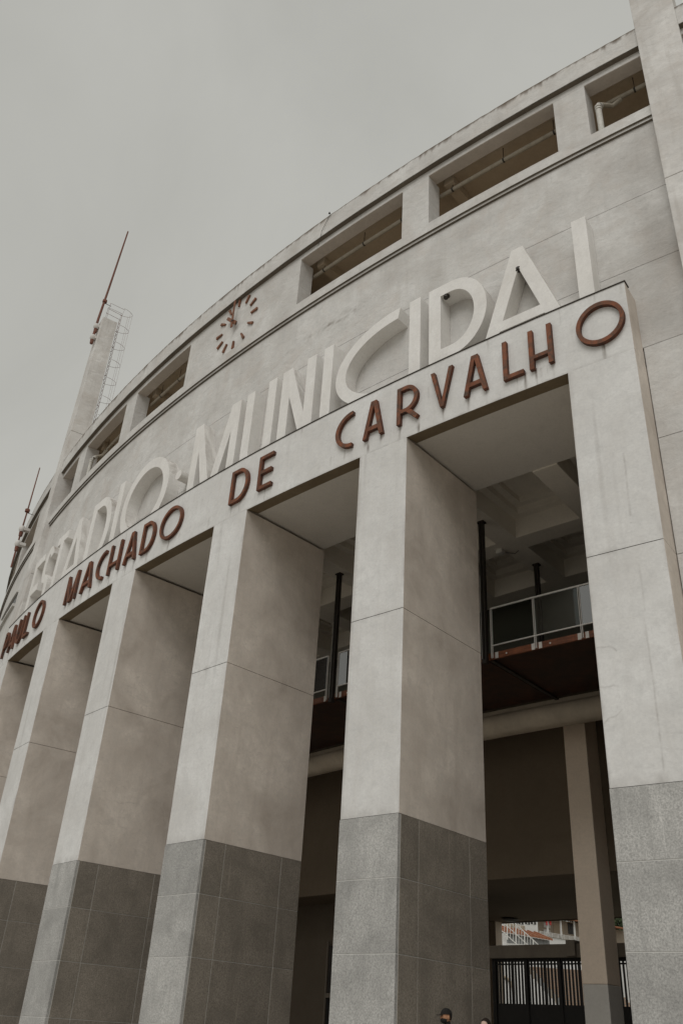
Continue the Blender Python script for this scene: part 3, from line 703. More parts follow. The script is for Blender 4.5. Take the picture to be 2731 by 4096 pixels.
for (ch, a, b), (word, i) in zip(RED, seq):
    w = b - a
    if ch == 'A': lp = gA(w, HR, TR, .07, .17, .27)
    elif ch == 'C': lp = stroke(ell(w - TR / 2, HR / 2, w - TR, HR / 2 - TR / 2, PI * .5, PI * 1.5, 26), TR)
    elif ch == 'D': lp = gD(w, HR, TR)
    elif ch == 'E': lp = gE(w, HR, TR)
    elif ch == 'H': lp = gH(w, HR, TR, .22)
    elif ch == 'L': lp = [[(0, 0), (w, 0), (w, TR), (TR, TR), (TR, HR), (0, HR)]]
    elif ch == 'M': lp = gM(w, HR, TR, .42)
    elif ch == 'O': lp = [ring(w / 2, HR / 2, w / 2, HR / 2 + .01, 40), ring(w / 2, HR / 2, w / 2 - TR * .85, HR / 2 - TR * .85, 40)]
    elif ch == 'P': lp = gP(w, HR, TR, .30)
    elif ch == 'R': lp = gP(w, HR, TR, .25)
    elif ch == 'U': lp = gU(w, HR, TR)
    elif ch == 'V': lp = gV(w, HR, TR)
    m = MB(); m.prism(lp, lambda u, v: W(a + u, R0 + .004, ZR + v), lambda u, v: W(a + u, R0 + .082, ZR + v))
    if ch == 'R':
        m.prism([[(w * .42, .262), (w * .68, .262), (w + .01, .07), (w - .05, 0)]], lambda u, v: W(a + u, R0 + .004, ZR + v), lambda u, v: W(a + u, R0 + .080, ZR + v))
    lo_ = m.make('red_letter', 'letter_red')
    lo_.data.materials.append(MATS['letter_side_shade'])
    for pg in lo_.data.polygons:      # flanks take a darker red that paints in their shade
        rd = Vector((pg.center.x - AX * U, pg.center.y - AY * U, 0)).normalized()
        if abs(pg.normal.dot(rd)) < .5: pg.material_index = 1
    tag(lo_, 'small rust-red letter %s, %s letter of %s on the lintel' % (ch, ORD[i], word), 'letter', 'rust-red letters on the lintel')

# ================================================================== clock
clk = empty('wall_clock', W(-54.17, RW, 17.38), 'rust-red clock of twelve bars and two hands on the blank wall panel', 'clock')
CS, CZ = -54.15, 17.345
for k in range(12):
    a = 2 * PI * k / 12; u = Vector((math.sin(a), math.cos(a))); n = Vector((u.y, -u.x))
    lo, hi = .66, .935
    q = [(u * lo + n * .024), (u * lo - n * .024), (u * hi - n * .042), (u * hi + n * .042)]
    MB().prism([[(x.x, x.y) for x in q]], lambda a_, b_: W(CS + a_, RW + .001, CZ + b_), lambda a_, b_: W(CS + a_, RW + .05, CZ + b_)).make('hour_bar', 'clock_brown', clk, bevel=0.005)
def hand(ang, tip, tail, w0, w1, r, name):
    u = Vector((math.sin(ang), math.cos(ang))); n = Vector((u.y, -u.x))
    q = [u * -tail + n * w0, u * -tail - n * w0, u * tip - n * w1, u * tip + n * w1]
    MB().prism([[(x.x - .05, x.y + .06) for x in q]], lambda a_, b_: W(CS + a_, RW + r, CZ + b_), lambda a_, b_: W(CS + a_, RW + r + .03, CZ + b_)).make(name, 'clock_brown', clk)
hand(math.radians(-1), .80, .24, .04, .02, .13, 'minute_hand')
hand(math.radians(-46), .46, .2, .06, .05, .09, 'hour_hand')
MB().tube([W(CS - .05, RW, CZ + .06), W(CS - .05, RW + .17, CZ + .06)], .04 * U, 12).make('hub', 'dark_steel', clk)

# ================================================================== entrance hall behind the piers
hall = empty('entrance_hall', W(-54.6, 60, GZ), 'dim entrance hall behind the piers with a coffered ceiling and beige columns', 'hall')
ZC = 10.03; HS0, HS1 = -67.0, -40.5
rows = [(62.79, 60.64), (60.11, 58.30)]
cent = [PIERS[0] * R0 + 2.2475 * j for j in range(2, -12, -1)]
cent = [c for c in cent if HS0 < c < HS1]
for c in cent:
    MB().cbox(c - .28, c + .28, 57.7, 62.79, ZC, ZC + 1.2).make('ceiling_beam', 'ceiling_paint', hall, bevel=0.008)
for (a, b) in ((60.11, 60.64), (57.75, 58.30)):
    MB().cbox(HS0, HS1, a, b, ZC + .003, ZC + 1.2).make('ceiling_beam', 'ceiling_paint', hall, bevel=0.008)
def coffer(s0, s1, r0, r1):
    m = MB(); z = ZC + .48; i = 0.0
    lv = [(0.0, z), (.20, z), (.20, z + .16), (.38, z + .16), (.38, z + .30)]
    P = lambda d, zz: [W(s0 + d, r0 + d, zz), W(s1 - d, r0 + d, zz), W(s1 - d, r1 - d, zz), W(s0 + d, r1 - d, zz)]
    for (d0, z0), (d1, z1) in zip(lv[:-1], lv[1:]):
        A, B = P(d0, z0), P(d1, z1)
        for k in range(4): m.quad(A[k], A[(k + 1) % 4], B[(k + 1) % 4], B[k])
    m.quad(*P(.38, z + .30)); m.quad(*P(-.1, z + .5))
    m.make('coffer', 'ceiling_paint', hall)
for a, b in zip(cent[1:], cent[:-1]):
    for (r1, r0) in rows: coffer(a + .279, b - .279, r0 - .001, r1 + .001)
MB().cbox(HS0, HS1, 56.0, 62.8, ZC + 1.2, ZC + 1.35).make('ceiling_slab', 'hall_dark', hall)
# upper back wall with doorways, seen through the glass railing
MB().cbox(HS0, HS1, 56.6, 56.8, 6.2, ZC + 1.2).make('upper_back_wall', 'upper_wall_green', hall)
for c in cent[::1]:
    MB().cbox(c - .9, c - .15, 56.8, 56.83, 6.7, 8.4).make('doorway', 'black_gate', hall)
MB().cbox(HS0, HS1, 56.7, 58.85, 6.80, 6.86).make('mezzanine_floor', 'hall_dark', hall)
# rounded edge of the mezzanine
pr = [(58.6, 6.79), (58.9, 6.79), (58.95, 6.66)] + [(58.95 + .24 * math.sin(PI * k / 10), 6.42 + .24 * math.cos(PI * k / 10)) for k in range(1, 11)] + [(58.8, 6.18), (58.6, 6.30)]
MB().sweep(HS0, HS1, pr, .4).make('mezzanine_edge', 'round_edge', hall, smooth=True)
# columns on the pier axes
for k in range(2):
    c = PIERS[k] * R0
    col = MB().cbox(c - .30, c + .30, 57.4, 58.0, 1.255, 6.70).make('column', 'column_beige', hall, bevel=0.02)
    MB().cbox(c - .302, c + .302, 57.398, 58.002, GZ - .02, 1.253).make('column_base', 'column_grey', col, bevel=0.02)
# underside of the stand, sloping down to the field
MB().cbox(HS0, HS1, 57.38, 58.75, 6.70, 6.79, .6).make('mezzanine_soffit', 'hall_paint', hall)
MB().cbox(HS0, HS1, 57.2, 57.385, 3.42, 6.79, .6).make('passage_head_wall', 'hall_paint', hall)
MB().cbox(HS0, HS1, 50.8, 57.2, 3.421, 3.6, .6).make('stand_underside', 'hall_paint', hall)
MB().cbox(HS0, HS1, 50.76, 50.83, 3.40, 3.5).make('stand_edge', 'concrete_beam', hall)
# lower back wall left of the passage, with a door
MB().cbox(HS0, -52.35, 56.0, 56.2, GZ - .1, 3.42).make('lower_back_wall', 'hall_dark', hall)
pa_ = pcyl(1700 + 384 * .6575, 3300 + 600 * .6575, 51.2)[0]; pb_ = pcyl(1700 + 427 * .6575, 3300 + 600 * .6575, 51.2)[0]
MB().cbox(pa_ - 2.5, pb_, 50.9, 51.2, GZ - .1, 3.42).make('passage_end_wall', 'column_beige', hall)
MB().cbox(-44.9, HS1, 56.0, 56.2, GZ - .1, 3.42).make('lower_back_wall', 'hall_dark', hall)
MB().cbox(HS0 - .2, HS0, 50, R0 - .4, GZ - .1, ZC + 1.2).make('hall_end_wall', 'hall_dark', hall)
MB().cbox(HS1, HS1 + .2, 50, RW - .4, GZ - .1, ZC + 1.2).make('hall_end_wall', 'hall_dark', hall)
for (sa, sb) in ((-58.6, -57.0), (-56.6, -55.0)):
    MB().cbox(sa, sb, 56.2, 56.24, GZ, 1.0).make('door', 'black_gate', hall)
    MB().cbox(sa, sb, 56.2, 56.24, 1.15, 2.3).make('transom', 'dark_window', hall)
    for q in (sa - .06, sb): MB().cbox(q, q + .06, 56.2, 56.28, GZ, 2.4).make('door_frame', 'concrete_beam', hall)
    MB().cbox(sa, sb, 56.2, 56.28, 1.02, 1.13).make('door_frame', 'concrete_beam', hall)
# header beam above the gates
MB().cbox(-52.05, -44.9, 55.9, 56.25, 1.90, 2.17).make('gate_beam', 'concrete_beam', hall)
MB().cbox(-49.6, -49.35, 55.92, 56.33, 1.92, 2.24).make('junction_box', 'concrete_beam', hall)

# ceiling lamp and small box lamp
l1 = MB(); l1.tube([W(-55.3, 51.6, 3.42), W(-55.3, 51.6, 3.38), W(-55.3, 51.6, 3.34)], [.14 * U, .26 * U, .16 * U], 18)
lz = empty('ceiling_lamp', W(-55.3, 51.6, 3.7), 'round dark ceiling lamp under the sloping stand near the passage end', 'lamp')
l1.make('shade', 'dark_steel', lz, smooth=True)
MB().tube([W(-55.3, 51.6, 3.40), W(-55.3, 51.6, 3.44)], .03 * U, 8).make('stem', 'dark_steel', lz)
lb = empty('box_lamp', W(-48.27, 60.34, ZC), 'small white box fixed under the coffered ceiling beam', 'lamp')
MB().cbox(-48.36, -48.18, 60.26, 60.42, ZC - .1, ZC).make('housing', 'pipe_white', lb, bevel=0.01)
MB().tube([W(-48.2, 60.2, ZC - .02), W(-48.0, 60.1, ZC - .06), W(-47.9, 60.1, ZC)], .008 * U, 5).make('cable', 'dark_steel', lb)

# ================================================================== suspended walkway and glass railings
BAYN = ['the rightmost opening', 'the second opening from the right', 'the third opening from the right', 'the fourth opening from the right', 'the leftmost opening']
for k in range(3):
    a, b = PIERS[k + 1] * R0, PIERS[k] * R0
    wk = empty('walkway', W((a + b) / 2, 60.4, 6.8), 'wood-bottomed hanging walkway across ' + BAYN[k], 'walkway', 'suspended walkway spans')
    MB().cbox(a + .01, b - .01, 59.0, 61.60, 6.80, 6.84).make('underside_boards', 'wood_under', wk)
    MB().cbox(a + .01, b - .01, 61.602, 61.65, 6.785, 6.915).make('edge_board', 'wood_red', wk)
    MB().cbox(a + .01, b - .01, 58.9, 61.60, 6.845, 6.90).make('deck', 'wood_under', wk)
    MB().cbox(a + .07, a + .16, 58.9, 61.6, 6.755, 6.798).make('steel_joist', 'dark_steel', wk)
    for rr in (61.68, 59.26):
        for d in (-.035, .035):
            MB().cbox(a + d - .022, a + d + .022, rr - .045, rr + .045, 6.72 if rr > 60 else 6.9, ZC).make('hanger_bar', 'dark_steel', wk)
        if rr > 60:
            MB().cbox(a - .0605, a - .052, rr + .046, rr + .050, 6.80, 8.7).make('hanger_slot', 'rail_steel', wk)
            MB().cbox(a - .05, a + .05, rr - .05, rr + .06, 6.70, 6.78).make('hanger_shoe', 'dark_steel', wk)
        MB().cbox(a - .09, a + .09, rr - .07, rr + .07, ZC - .03, ZC - .001).make('hanger_plate', 'dark_steel', wk)
    for j in range(4):
        s = a + .5 + j * 1.02
        MB().tube([W(s, 61.645, 6.84), W(s, 61.664, 6.84)], .018 * U, 8).make('bolt', 'rail_steel', wk)
    rl = empty('glass_railing', W((a + b) / 2, 61.68, 6.79), 'glass balustrade with thin steel frame in ' + BAYN[k], 'railing', 'glass balustrades along the walkway')
    n = 4; p0, p1 = a + .18, b - .18; st_ = (p1 - p0) / n
    RR = 61.68
    for j in range(n + 1):
        s = p0 + st_ * j
        for d in (-.022, .012):
            MB().cbox(s + d, s + d + .012, RR, RR + .03, 6.785, 7.87).make('post', 'rail_steel', rl)
        for d in (-.12, .045):
            if (j == 0 and d < 0) or (j == n and d > 0): continue
            MB().cbox(s + d, s + d + .075, 61.652, 61.66, 6.78, 6.91).make('fixing_plate', 'white_rail', rl)
    MB().cbox(p0, p1, RR - .004, RR + .034, 7.855, 7.885).make('top_rail', 'rail_steel', rl)
    MB().cbox(p0, p1, RR + .002, RR + .03, 7.035, 7.055).make('bottom_rail', 'rail_steel', rl)
    for j in range(n):
        s = p0 + st_ * j
        bright = (k == 0 and j == 2) or (k == 1 and j == 0)
        MB().cbox(s + .02, s + (st_ - .03 if not (k == 1 and j == 0) else .30), RR + .01, RR + .018, 7.06, 7.85).make('pane', 'bright_pane' if bright else 'clear_pane', rl)

# ================================================================== steel gates under the header beam
GR = 56.08
def gate(s0, s1, label):
    e = empty('steel_gate', W((s0 + s1) / 2, GR, GZ), label, 'gate', 'black barred gates')
    MB().cbox(s0, s0 + .10, GR - .06, GR + .06, GZ, 1.895).make('post', 'black_gate', e)
    MB().cbox(s0 + .10, s1, GR - .03, GR + .03, 1.77, 1.80).make('top_rail', 'black_gate', e)
    MB().cbox(s0 + .115, s1 - .01, GR - .02, GR + .02, GZ + .04, .975).make('lower_panel', 'black_gate', e)
    MB().cbox(s0 + .10, s1, GR - .04, GR + .04, 1.835, 1.899).make('header', 'black_gate', e)
    n = 9; w = s1 - s0 - .1
    for j in range(n + 1):
        s = s0 + .10 + w * j / n
        t = .02 if j % 5 else .035
        MB().cbox(s - t, s + t, GR - .02, GR + .02, .97, 1.85).make('bar', 'black_gate', e)
gs = [-53.05 + 1.01 * i for i in range(9)]
nm = ['half hidden behind the second pier', 'second from the second pier', 'in the middle of the passage', 'left of the beige column', 'hidden behind the beige column', 'right of the beige column', 'close to the right pier', 'behind the right pier']
for i in range(7):
    if gs[i] < -52.1:
        gate(-52.05, gs[i + 1], 'black barred steel gate leaf ' + nm[i])
    else:
        gate(gs[i], gs[i + 1], 'black barred steel gate leaf ' + nm[i])

# ================================================================== beyond the gates
def KP(x, y, D): return pdist(1950 + x * 0.25510, 3600 + y * 0.25510, D)
class Plane:     # vertical plane through two pixels at given distances; maps crop pixels onto it
    def __init__(s, a, Da, b, Db):
        A, B = KP(*a, Da), KP(*b, Db); s.o = A; d = B - A; d.z = 0; s.t = d.normalized(); s.n = Vector((s.t.y, -s.t.x, 0))
        if s.n.dot(A) > 0: s.n = -s.n
    def uv(s, x, y):
        d = ray(1950 + x * .2551, 3600 + y * .2551); E0 = Vector((0, 0, EYE)); k = (s.o - E0).dot(s.n) / d.dot(s.n); P = E0 + d * k
        return (P - s.o).dot(s.t), P.z
    def pt(s, u, z, n=0.0): q = s.o + s.t * u + s.n * n; return Vector((q.x, q.y, z))
    def box(s, u0, u1, z0, z1, n0, n1):
        return MB().hexa([s.pt(u0, z0, n0), s.pt(u1, z0, n0), s.pt(u1, z0, n1), s.pt(u0, z0, n1), s.pt(u0, z1, n0), s.pt(u1, z1, n0), s.pt(u1, z1, n1), s.pt(u0, z1, n1)])
B2 = Plane((790, 500), 225, (1420, 600), 234.6)
u = lambda x, y: B2.uv(x, y)
bld = empty('press_building', B2.pt(0, 12), 'low white and beige building with verandah posts and tiled eaves beyond the gates', 'building')
uL, zwt = u(100, 300); uM, _ = u(780, 400); uR = u(2300, 600)[0]; zf = u(790, 560)[1]; zee = u(1130, 300)[1]; zr1 = u(790, 497)[1]
B2.box(uL - 12, uM, 0, zee + 3, -14, 0).make('white_wing', 'far_white', bld)
for x0, x1 in ((405, 465), (475, 560), (580, 660), (670, 755)):
    a, zt_ = u(x0, 315); b, zb_ = u(x1, 395)
    w_ = B2.box(a, b, zb_, zt_ + 1.2, .0, .06).make('window', 'dark_window', bld)
    B2.box((a + b) / 2 - .12, (a + b) / 2 + .12, zb_, zt_ + 1.2, .061, .12).make('window_bar', 'white_rail', w_)
B2.box(uM, uR, 0, zee + .2, -14, -3.0).make('beige_wall', 'far_beige', bld)
B2.box(uM, uR, 0, zf - .02, -3.0, .05).make('verandah_floor', 'far_white', bld)
for x in (770, 935, 1145, 1355, 1580, 1800):
    a = u(x, 450)[0]; B2.box(a - .16, a + .16, zf - .1, zee, -.1, .2).make('verandah_post', 'far_white', bld)
roof = MB(); m_ = [(-.4, zee + .02), (1.0, zee - .04), (1.0, zee + .25), (-14, zee + 2.6), (-14, zee + 2.2)]
P0 = [B2.pt(uM + .1, z, n) for n, z in m_]; P1 = [B2.pt(uR, z, n) for n, z in m_]
for i in range(5): j = (i + 1) % 5; roof.quad(P0[i], P0[j], P1[j], P1[i])
roof.make('roof', 'terracotta', bld)
for x0, x1, y0, y1, mt, nm_ in ((1020, 1130, 345, 440, 'far_white', 'shutter'), (1020, 1130, 450, 570, 'far_white', 'door'), (1175, 1345, 350, 540, 'gallery_brown', 'doorway'), (785, 855, 300, 540, 'gallery_brown', 'doorway'), (1400, 1500, 350, 540, 'dark_window', 'doorway')):
    a, z1_ = u(x0, y0); b, z0_ = u(x1, y1); B2.box(a, b, z0_, z1_, -3.0, -2.9).make(nm_, mt, bld)
vr = empty('verandah_railing', B2.pt(uM, zf), 'white metal railing along the verandah beyond the gates', 'railing')
hr_ = zr1 - zf
for q in (.15, .42, .7, 1.0): B2.box(uM + .1, uR, zf + hr_ * q - .05, zf + hr_ * q + .05, .25, .33).make('rail', 'white_rail', vr)
q = uM + .5
while q < uR: B2.box(q - .05, q + .05, zf, zr1, .25, .33).make('baluster', 'white_rail', vr); q += 1.9
for x, txt in ((905, 'left'), (962, 'right')):
    a, z1_ = u(x - 17, 318); b, z0_ = u(x + 14, 405)
    fl = empty('red_banner', B2.pt(a, z0_), 'small red hanging banner, %s one of the pair on the verandah' % txt, 'banner', 'red banners')
    B2.box(a, b, z0_, z1_, .40, .46).make('cloth', 'red_cloth', fl)
    B2.box(a + .25, b - .25, z0_ + (z1_ - z0_) * .15, z0_ + (z1_ - z0_) * .4, .461, .47).make('print', 'far_white', fl)
def text3(body, size, mat, M, name, label):
    c = bpy.data.curves.new(name, 'FONT'); c.body = body; c.size = size; c.extrude = 0.05; c.space_character = 1.15
    o = bpy.data.objects.new(name, c); COL.objects.link(o); bpy.context.view_layer.update()
    dg = bpy.context.evaluated_depsgraph_get(); me = bpy.data.meshes.new_from_object(o.evaluated_get(dg)); bpy.data.objects.remove(o)
    me.materials.clear(); me.materials.append(MATS[mat]); o = bpy.data.objects.new(name, me); COL.objects.link(o); o.matrix_world = M
    tag(o, label, 'sign'); return o
a, zt_ = u(255, 400); b, zb_ = u(580, 445)
M = Matrix(((B2.t.x, 0, B2.n.x, 0), (B2.t.y, 0, B2.n.y, 0), (0, 1, 0, 0), (0, 0, 0, 1)))
tx = text3('CABINE  EMISSORA  DE  RADIO', 1.6, 'gallery_brown', M, 'wall_sign', 'small brown lettering CABINE EMISSORA DE RADIO on the white wing')
wid = max(q.co.x for q in tx.data.vertices); k = (b - a) / wid
tx.matrix_world = Matrix.Translation(B2.pt(a, zt_ - .6, .06)) @ M @ Matrix.Diagonal((k, 1, 1, 1))
v = lambda x, y: B1.uv(x, y)
B1 = Plane((200, 500), 165, (1040, 640), 170)
can = empty('tiled_canopy', B1.pt(0, 12), 'sloping terracotta tiled canopy over zinc sheeting beyond the gates', 'canopy')
a, za = v(160, 475); b, zb_ = v(1010, 625)
n = 16
for i in range(n):
    x0 = a + (b - a) * i / n; x1 = x0 + (b - a) / n * .9
    t0 = za + (zb_ - za) * i / n; wv = .22 * (i % 2)
    MB().hexa([B1.pt(x0, t0 - .2, .3), B1.pt(x1, t0 - .28, .3), B1.pt(x1, t0 + .95 + wv, -5.0), B1.pt(x0, t0 + 1.05 + wv, -5.0), B1.pt(x0, t0 + .12, .3), B1.pt(x1, t0 + .04, .3), B1.pt(x1, t0 + 1.3 + wv, -5.0), B1.pt(x0, t0 + 1.4 + wv, -5.0)]).make('tile_row', 'terracotta', can)
    MB().hexa([B1.pt(x0, 0, -1), B1.pt(x1, 0, -1), B1.pt(x1, 0, -.8), B1.pt(x0, 0, -.8), B1.pt(x0, t0 - .1, -1), B1.pt(x1, t0 - .2, -1), B1.pt(x1, t0 - .2, -.8), B1.pt(x0, t0 - .1, -.8)]).make('zinc_sheet', 'zinc', can)
B0 = Plane((130, 600), 130, (1100, 600), 132)
w = lambda x, y: B0.uv(x, y)
sw = empty('stand_wall', B0.pt(0, 0), 'plain white rendered wall below the stair railing, seen through the gates', 'wall')
zw1 = w(400, 690)[1]
B0.box(w(60, 600)[0] - 14, w(1900, 600)[0], 0, zw1, -1.5, 0).make('wall_body', 'far_white', sw)
B0.box(w(60, 600)[0] - 14, w(300, 600)[0], zw1, w(130, 520)[1], -1.5, -.05).make('wall_upstand', 'far_white', sw)
A_, B_ = w(190, 1215), w(395, 1400)
MB().tube([B0.pt(*w(190, 1215), .15), B0.pt(*w(280, 1220), .15), B0.pt(*w(345, 1280), .15), B0.pt(*w(400, 1420), .15)], .16, 8).make('drain_pipe', 'gallery_brown', sw)
def stair_rail(offx, offy, name_label):
    e = empty('stair_railing', B0.pt(*w(300 + offx, 600 + offy), .8), name_label, 'railing', 'white stair railings')
    def bar(p, q, rad, nm2):
        A = B0.pt(*w(p[0] + offx, p[1] + offy), .8); B_ = B0.pt(*w(q[0] + offx, q[1] + offy), .8)
        MB().tube([A, B_], rad, 6).make(nm2, 'white_rail', e)
    bar((365, 345), (775, 725), .07, 'handrail'); bar((205, 355), (620, 735), .06, 'mid_rail'); bar((160, 465), (470, 745), .07, 'bottom_rail'); bar((120, 380), (150, 470), .06, 'handrail')
    for i in range(13):
        x = 150 + i * 45; y1 = 455 + (x - 150) * .92; y0 = 345 + (x - 365) * .927 if x > 365 else 345
        if i % 3 == 0: y1 = min(y1 + 60, 745)
        bar((x, max(y0, 345)), (x + 3, min(y1, 745)), .035 if i % 3 else .08, 'baluster')
stair_rail(0, 0, 'white stair railing running down in front of the tiled canopy')
stair_rail(600, 640, 'lower white stair railing seen between the gate bars')
B3 = Plane((1000, 1300), 112, (1800, 1300), 114)
ter = empty('seat_terrace', B3.pt(0, 0), 'stepped terrace with rows of orange brick edging behind the gates', 'terrace')
a = B3.uv(1180, 1300)[0]; b = B3.uv(2300, 1300)[0]; zt_ = B3.uv(1300, 960)[1]; zb_ = B3.uv(1300, 1680)[1]
n = 16
for i in range(n):
    z1_ = zt_ + (zb_ - zt_) * i / n
    B3.box(a, b, 0 if i == n - 1 else z1_ - .8, z1_, -12 + i * .75, -12 + (i + 1) * .75).make('step', 'zinc' if i % 2 else 'far_beige', ter)
    B3.box(a, b, z1_ - .16, z1_ + .012, -12 + (i + 1) * .75 + .001, -12 + (i + 1) * .75 + .06).make('brick_edge', 'brick_dull', ter)
B3.box(a, b, 0, zb_ - .5, -12, -.4).make('terrace_base', 'far_white', ter)
g2 = MB(); g2.quad((-150, 45, .006), (260, 45, .006), (260, 330, .006), (-150, 330, .006))
struct(g2.make('stadium_yard', 'pitch'))
def tree(c, H, rad, label):
    e = empty('tree', c, label, 'tree', 'trees behind the press building')
    c = Vector(c); m = MB(); m.tube([c, c + Vector((.3, 0, H * .4)), c + Vector((-.6, .3, H * .75))], [1.0, .7, .3], 8)
    for i in range(7):
        a_ = i * .9; m.tube([c + Vector((0, 0, H * (.45 + .05 * i))), c + Vector((math.cos(a_) * rad * .7, math.sin(a_) * rad * .7, H * (.6 + .05 * i)))], [.35, .1], 5)
    m.make('trunk', 'bark', e)
    cr_ = MB(); rnd = random.Random(5)
    cl = [(Vector((rnd.gauss(0, rad * .45), rnd.gauss(0, rad * .45), H * rnd.uniform(.5, 1.0))), rnd.uniform(1.4, 3.0)) for _ in range(110)]
    for q, rr in cl:
        for _ in range(90):
            p = c + q + Vector((rnd.gauss(0, .6), rnd.gauss(0, .6), rnd.gauss(0, .5))) * rr
            d1 = Vector((rnd.uniform(-1, 1), rnd.uniform(-1, 1), rnd.uniform(-1, 1))).normalized() * .55; d2 = d1.orthogonal().normalized() * .3
            cr_.quad(p - d1, p - d2, p + d1, p + d2)
    cr_.make('crown', 'leaf', e, weld=False)
P = KP(1850, 200, 262); tree((P.x, P.y, 0), P.z + 1, 11, 'dark leafy tree above the tiled eaves behind the right pier')
P = KP(1640, 380, 275); tree((P.x, P.y, 0), P.z, 9, 'lower dark tree behind the press building roof')

# ================================================================== people
def ico(c, rx, ry, rz, ax, sub=3):
    bm = bmesh.new(); bmesh.ops.create_icosphere(bm, subdivisions=sub, radius=1.0)
    X, Y, Z = ax; V = [Vector(c) + X * (v.co.x * rx) + Y * (v.co.y * ry) + Z * (v.co.z * rz) for v in bm.verts]; F = [tuple(v.index for v in f.verts) for f in bm.faces]; bm.free()
    return V, F
def skin_body(name, pts, eds, rads, mat, parent, root=0):
    me = bpy.data.meshes.new(name); me.from_pydata([tuple(p) for p in pts], eds, []); o = bpy.data.objects.new(name, me); COL.objects.link(o); o.parent = parent
    md = o.modifiers.new('skin', 'SKIN'); md.use_smooth_shade = True
    for i, sv_ in enumerate(me.skin_vertices[0].data): sv_.radius = (rads[i], rads[i] * .9); sv_.use_root = (i == root)
    sb = o.modifiers.new('sub', 'SUBSURF'); sb.levels = 2; sb.render_levels = 2
    me.materials.append(MATS[mat]); return o
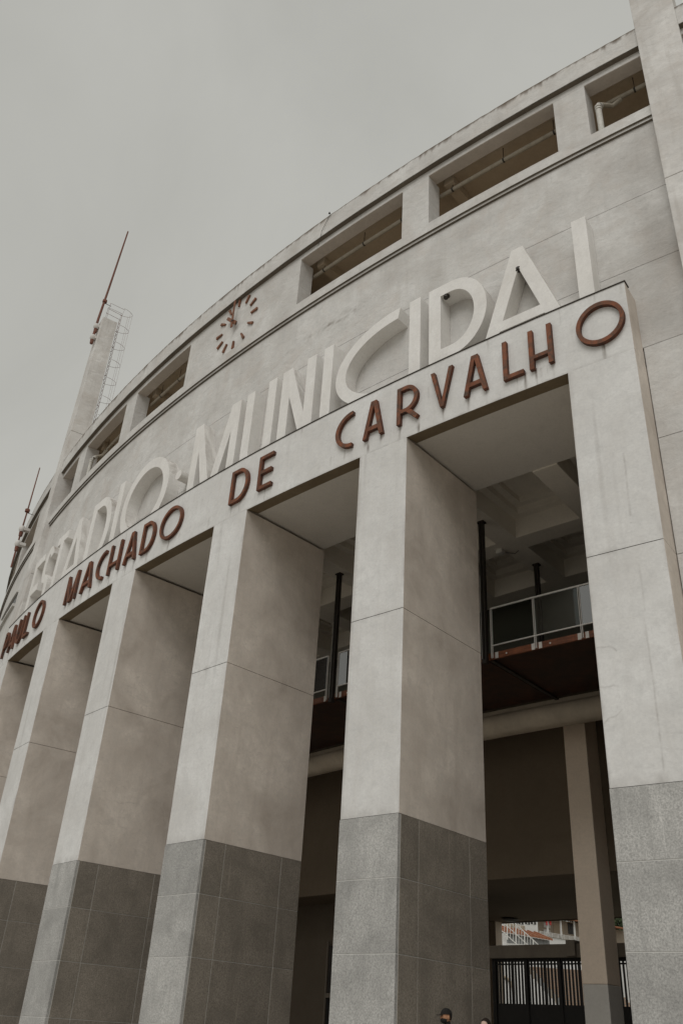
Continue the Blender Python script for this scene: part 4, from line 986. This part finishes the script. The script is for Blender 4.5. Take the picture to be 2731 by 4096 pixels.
def person(P, face, H, label, female):
    # P: ground point, face: heading vector
    e = empty('person', P, label, 'person', None)
    f = Vector((face[0], face[1], 0)).normalized(); s = Vector((f.y, -f.x, 0)); z = Vector((0, 0, 1)); k = H / 1.75; P = Vector(P)
    L = lambda a, b, c: P + (s * a + f * b + z * c) * k
    pts = [L(0, 0, .98), L(0, .01, 1.18), L(0, 0, 1.38), L(0, -.005, 1.49), L(0, .015, 1.56), L(0, .02, 1.64)]
    eds = [(0, 1), (1, 2), (2, 3), (3, 4), (4, 5)]; rad = [.15, .14, .15, .065, .062, .07]
    for sg in (-1, 1):
        b = len(pts); pts += [L(sg * .19, 0, 1.40), L(sg * .24, -.03, 1.13), L(sg * .23, .06, .90), L(sg * .22, .09, .83)]
        eds += [(2, b), (b, b + 1), (b + 1, b + 2), (b + 2, b + 3)]; rad += [.07, .05, .04, .035]
        for i in range(5):
            c = len(pts); o_ = (i - 2) * .018
            if i < 4: pts += [L(sg * .22, .085 + o_, .80), L(sg * .21, .10 + o_, .75 - .01 * abs(i - 1.5)), L(sg * .20, .105 + o_, .715)]
            else: pts += [L(sg * .21, .12, .82), L(sg * .20, .145, .79), L(sg * .19, .15, .765)]
            eds += [(b + 3, c), (c, c + 1), (c + 1, c + 2)]; rad += [.010, .009, .008]
        b = len(pts); pts += [L(sg * .10, 0, .90), L(sg * .11, .02, .50), L(sg * .12, -.02, .09), L(sg * .13, .10, .035), L(sg * .135, .17, .03)]
        eds += [(0, b), (b, b + 1), (b + 1, b + 2), (b + 2, b + 3), (b + 3, b + 4)]; rad += [.095, .065, .045, .04, .03]
    body = skin_body('body', pts, eds, [r * k for r in rad], 'grey_cloth' if female else 'black_cloth', e)
    hc = L(0, .03, 1.645); hk = k
    m = MB(); V, F = ico(hc, .075 * hk, .095 * hk, .118 * hk, (s, f, z)); m.v += [tuple(q) for q in V]; m.f += F
    for sg in (-1, 1):
        V, F = ico(hc + s * sg * .078 * hk - f * .012 * hk - z * .012 * hk, .012 * hk, .022 * hk, .034 * hk, (s, f, z), 2); o_ = len(m.v); m.v += [tuple(q) for q in V]; m.f += [tuple(i + o_ for i in q) for q in F]
    V, F = ico(hc + f * .096 * hk - z * .015 * hk, .014 * hk, .02 * hk, .025 * hk, (s, f, z), 2); o_ = len(m.v); m.v += [tuple(q) for q in V]; m.f += [tuple(i + o_ for i in q) for q in F]
    hd = m.make('head', 'skin_pale' if female else 'skin', e, smooth=True)
    for sg in (-1, 1):
        m = MB(); V, F = ico(hc + s * sg * .03 * hk + f * .086 * hk + z * .012 * hk, .012 * hk, .006 * hk, .007 * hk, (s, f, z), 1); m.v += [tuple(q) for q in V]; m.f += F; m.make('eye', 'black_cloth', hd, smooth=True)
    m = MB()
    if female:
        V, F = ico(hc - f * .018 * hk + z * .022 * hk, .090 * hk, .108 * hk, .120 * hk, (s, f, z)); o_ = 0
        keep = [i for i, q in enumerate(V) if not ((q - hc).dot(f) > .045 * hk and (q - hc).dot(z) < .075 * hk)]
        mp = {i: n for n, i in enumerate(keep)}; m.v = [tuple(V[i]) for i in keep]; m.f = [tuple(mp[i] for i in q) for q in F if all(i in mp for i in q)]
        m.tube([hc - f * .06 * hk + z * .02, hc - f * .085 * hk - z * .12 * hk, hc - f * .08 * hk - z * .30 * hk], [.085 * hk, .075 * hk, .03 * hk], 12)
        m.make('hair', 'hair', hd, smooth=True)
    else:
        V, F = ico(hc - f * .004 * hk + z * .035 * hk, .089 * hk, .108 * hk, .105 * hk, (s, f, z)); keep = [i for i, q in enumerate(V) if (q - hc).dot(z) > .022 * hk - .35 * min(0, (q - hc).dot(f)) * 0 - (.04 * hk if (q - hc).dot(f) < -.04 * hk else 0)]
        mp = {i: n for n, i in enumerate(keep)}; m.v = [tuple(V[i]) for i in keep]; m.f = [tuple(mp[i] for i in q) for q in F if all(i in mp for i in q)]
        cap = m.make('cap', 'black_cloth', hd, smooth=True)
        br = MB(); lp = [(-.065, .085), (-.06, .15), (-.03, .178), (.03, .178), (.06, .15), (.065, .085)]
        br.prism([lp], lambda a_, b_: hc + (s * a_ + f * b_ + z * (.028 - abs(a_) * .12 - (b_ - .08) * .12)) * hk, lambda a_, b_: hc + (s * a_ + f * b_ + z * (.040 - abs(a_) * .12 - (b_ - .08) * .12)) * hk)
        br.make('cap_brim', 'black_cloth', cap)
        mk = MB(); V, F = ico(hc + f * .02 * hk - z * .06 * hk, .076 * hk, .088 * hk, .055 * hk, (s, f, z)); keep = [i for i, q in enumerate(V) if (q - hc).dot(f) > .0]
        mp = {i: n for n, i in enumerate(keep)}; mk.v = [tuple(V[i]) for i in keep]; mk.f = [tuple(mp[i] for i in q) for q in F if all(i in mp for i in q)]
        mk.make('face_mask', 'black_cloth', hd, smooth=True)
        m = MB(); V, F = ico(hc - f * .01 * hk + z * .0 * hk, .079 * hk, .0975 * hk, .10 * hk, (s, f, z)); keep = [i for i, q in enumerate(V) if (q - hc).dot(f) < -.03 * hk and (q - hc).dot(z) > -.06 * hk]
        mp = {i: n for n, i in enumerate(keep)}; m.v = [tuple(V[i]) for i in keep]; m.f = [tuple(mp[i] for i in q) for q in F if all(i in mp for i in q)]
        m.make('hair', 'hair', hd, smooth=True)
    return e
def top_at(x, y, D): q = pdist(1700 + x * .19133, 3700 + y * .19133, D); return q
t1 = top_at(470, 1745, 18.5); person((t1.x, t1.y, 0), (-1.0, -0.25), (t1.z) / 1.785 * 1.75, 'person in a black cap and black face mask walking left before the second pier', False)
t2 = top_at(1275, 1945, 19.0); person((t2.x, t2.y, 0), (-.8, -.6), (t2.z) / 1.79 * 1.75, 'person with dark hair at the bottom edge beside the second pier', True)

# ------------------------------------------------------------------ put every group's origin at its base, keeping the parts in place
bpy.context.view_layer.update()
for o in list(SC.objects):
    if o.type == 'EMPTY' and '_base' in o:
        b = Vector(o['_base']); del o['_base']
        o.location = b
        inv = Matrix.Translation(-b)
        for c in o.children: c.matrix_parent_inverse = inv
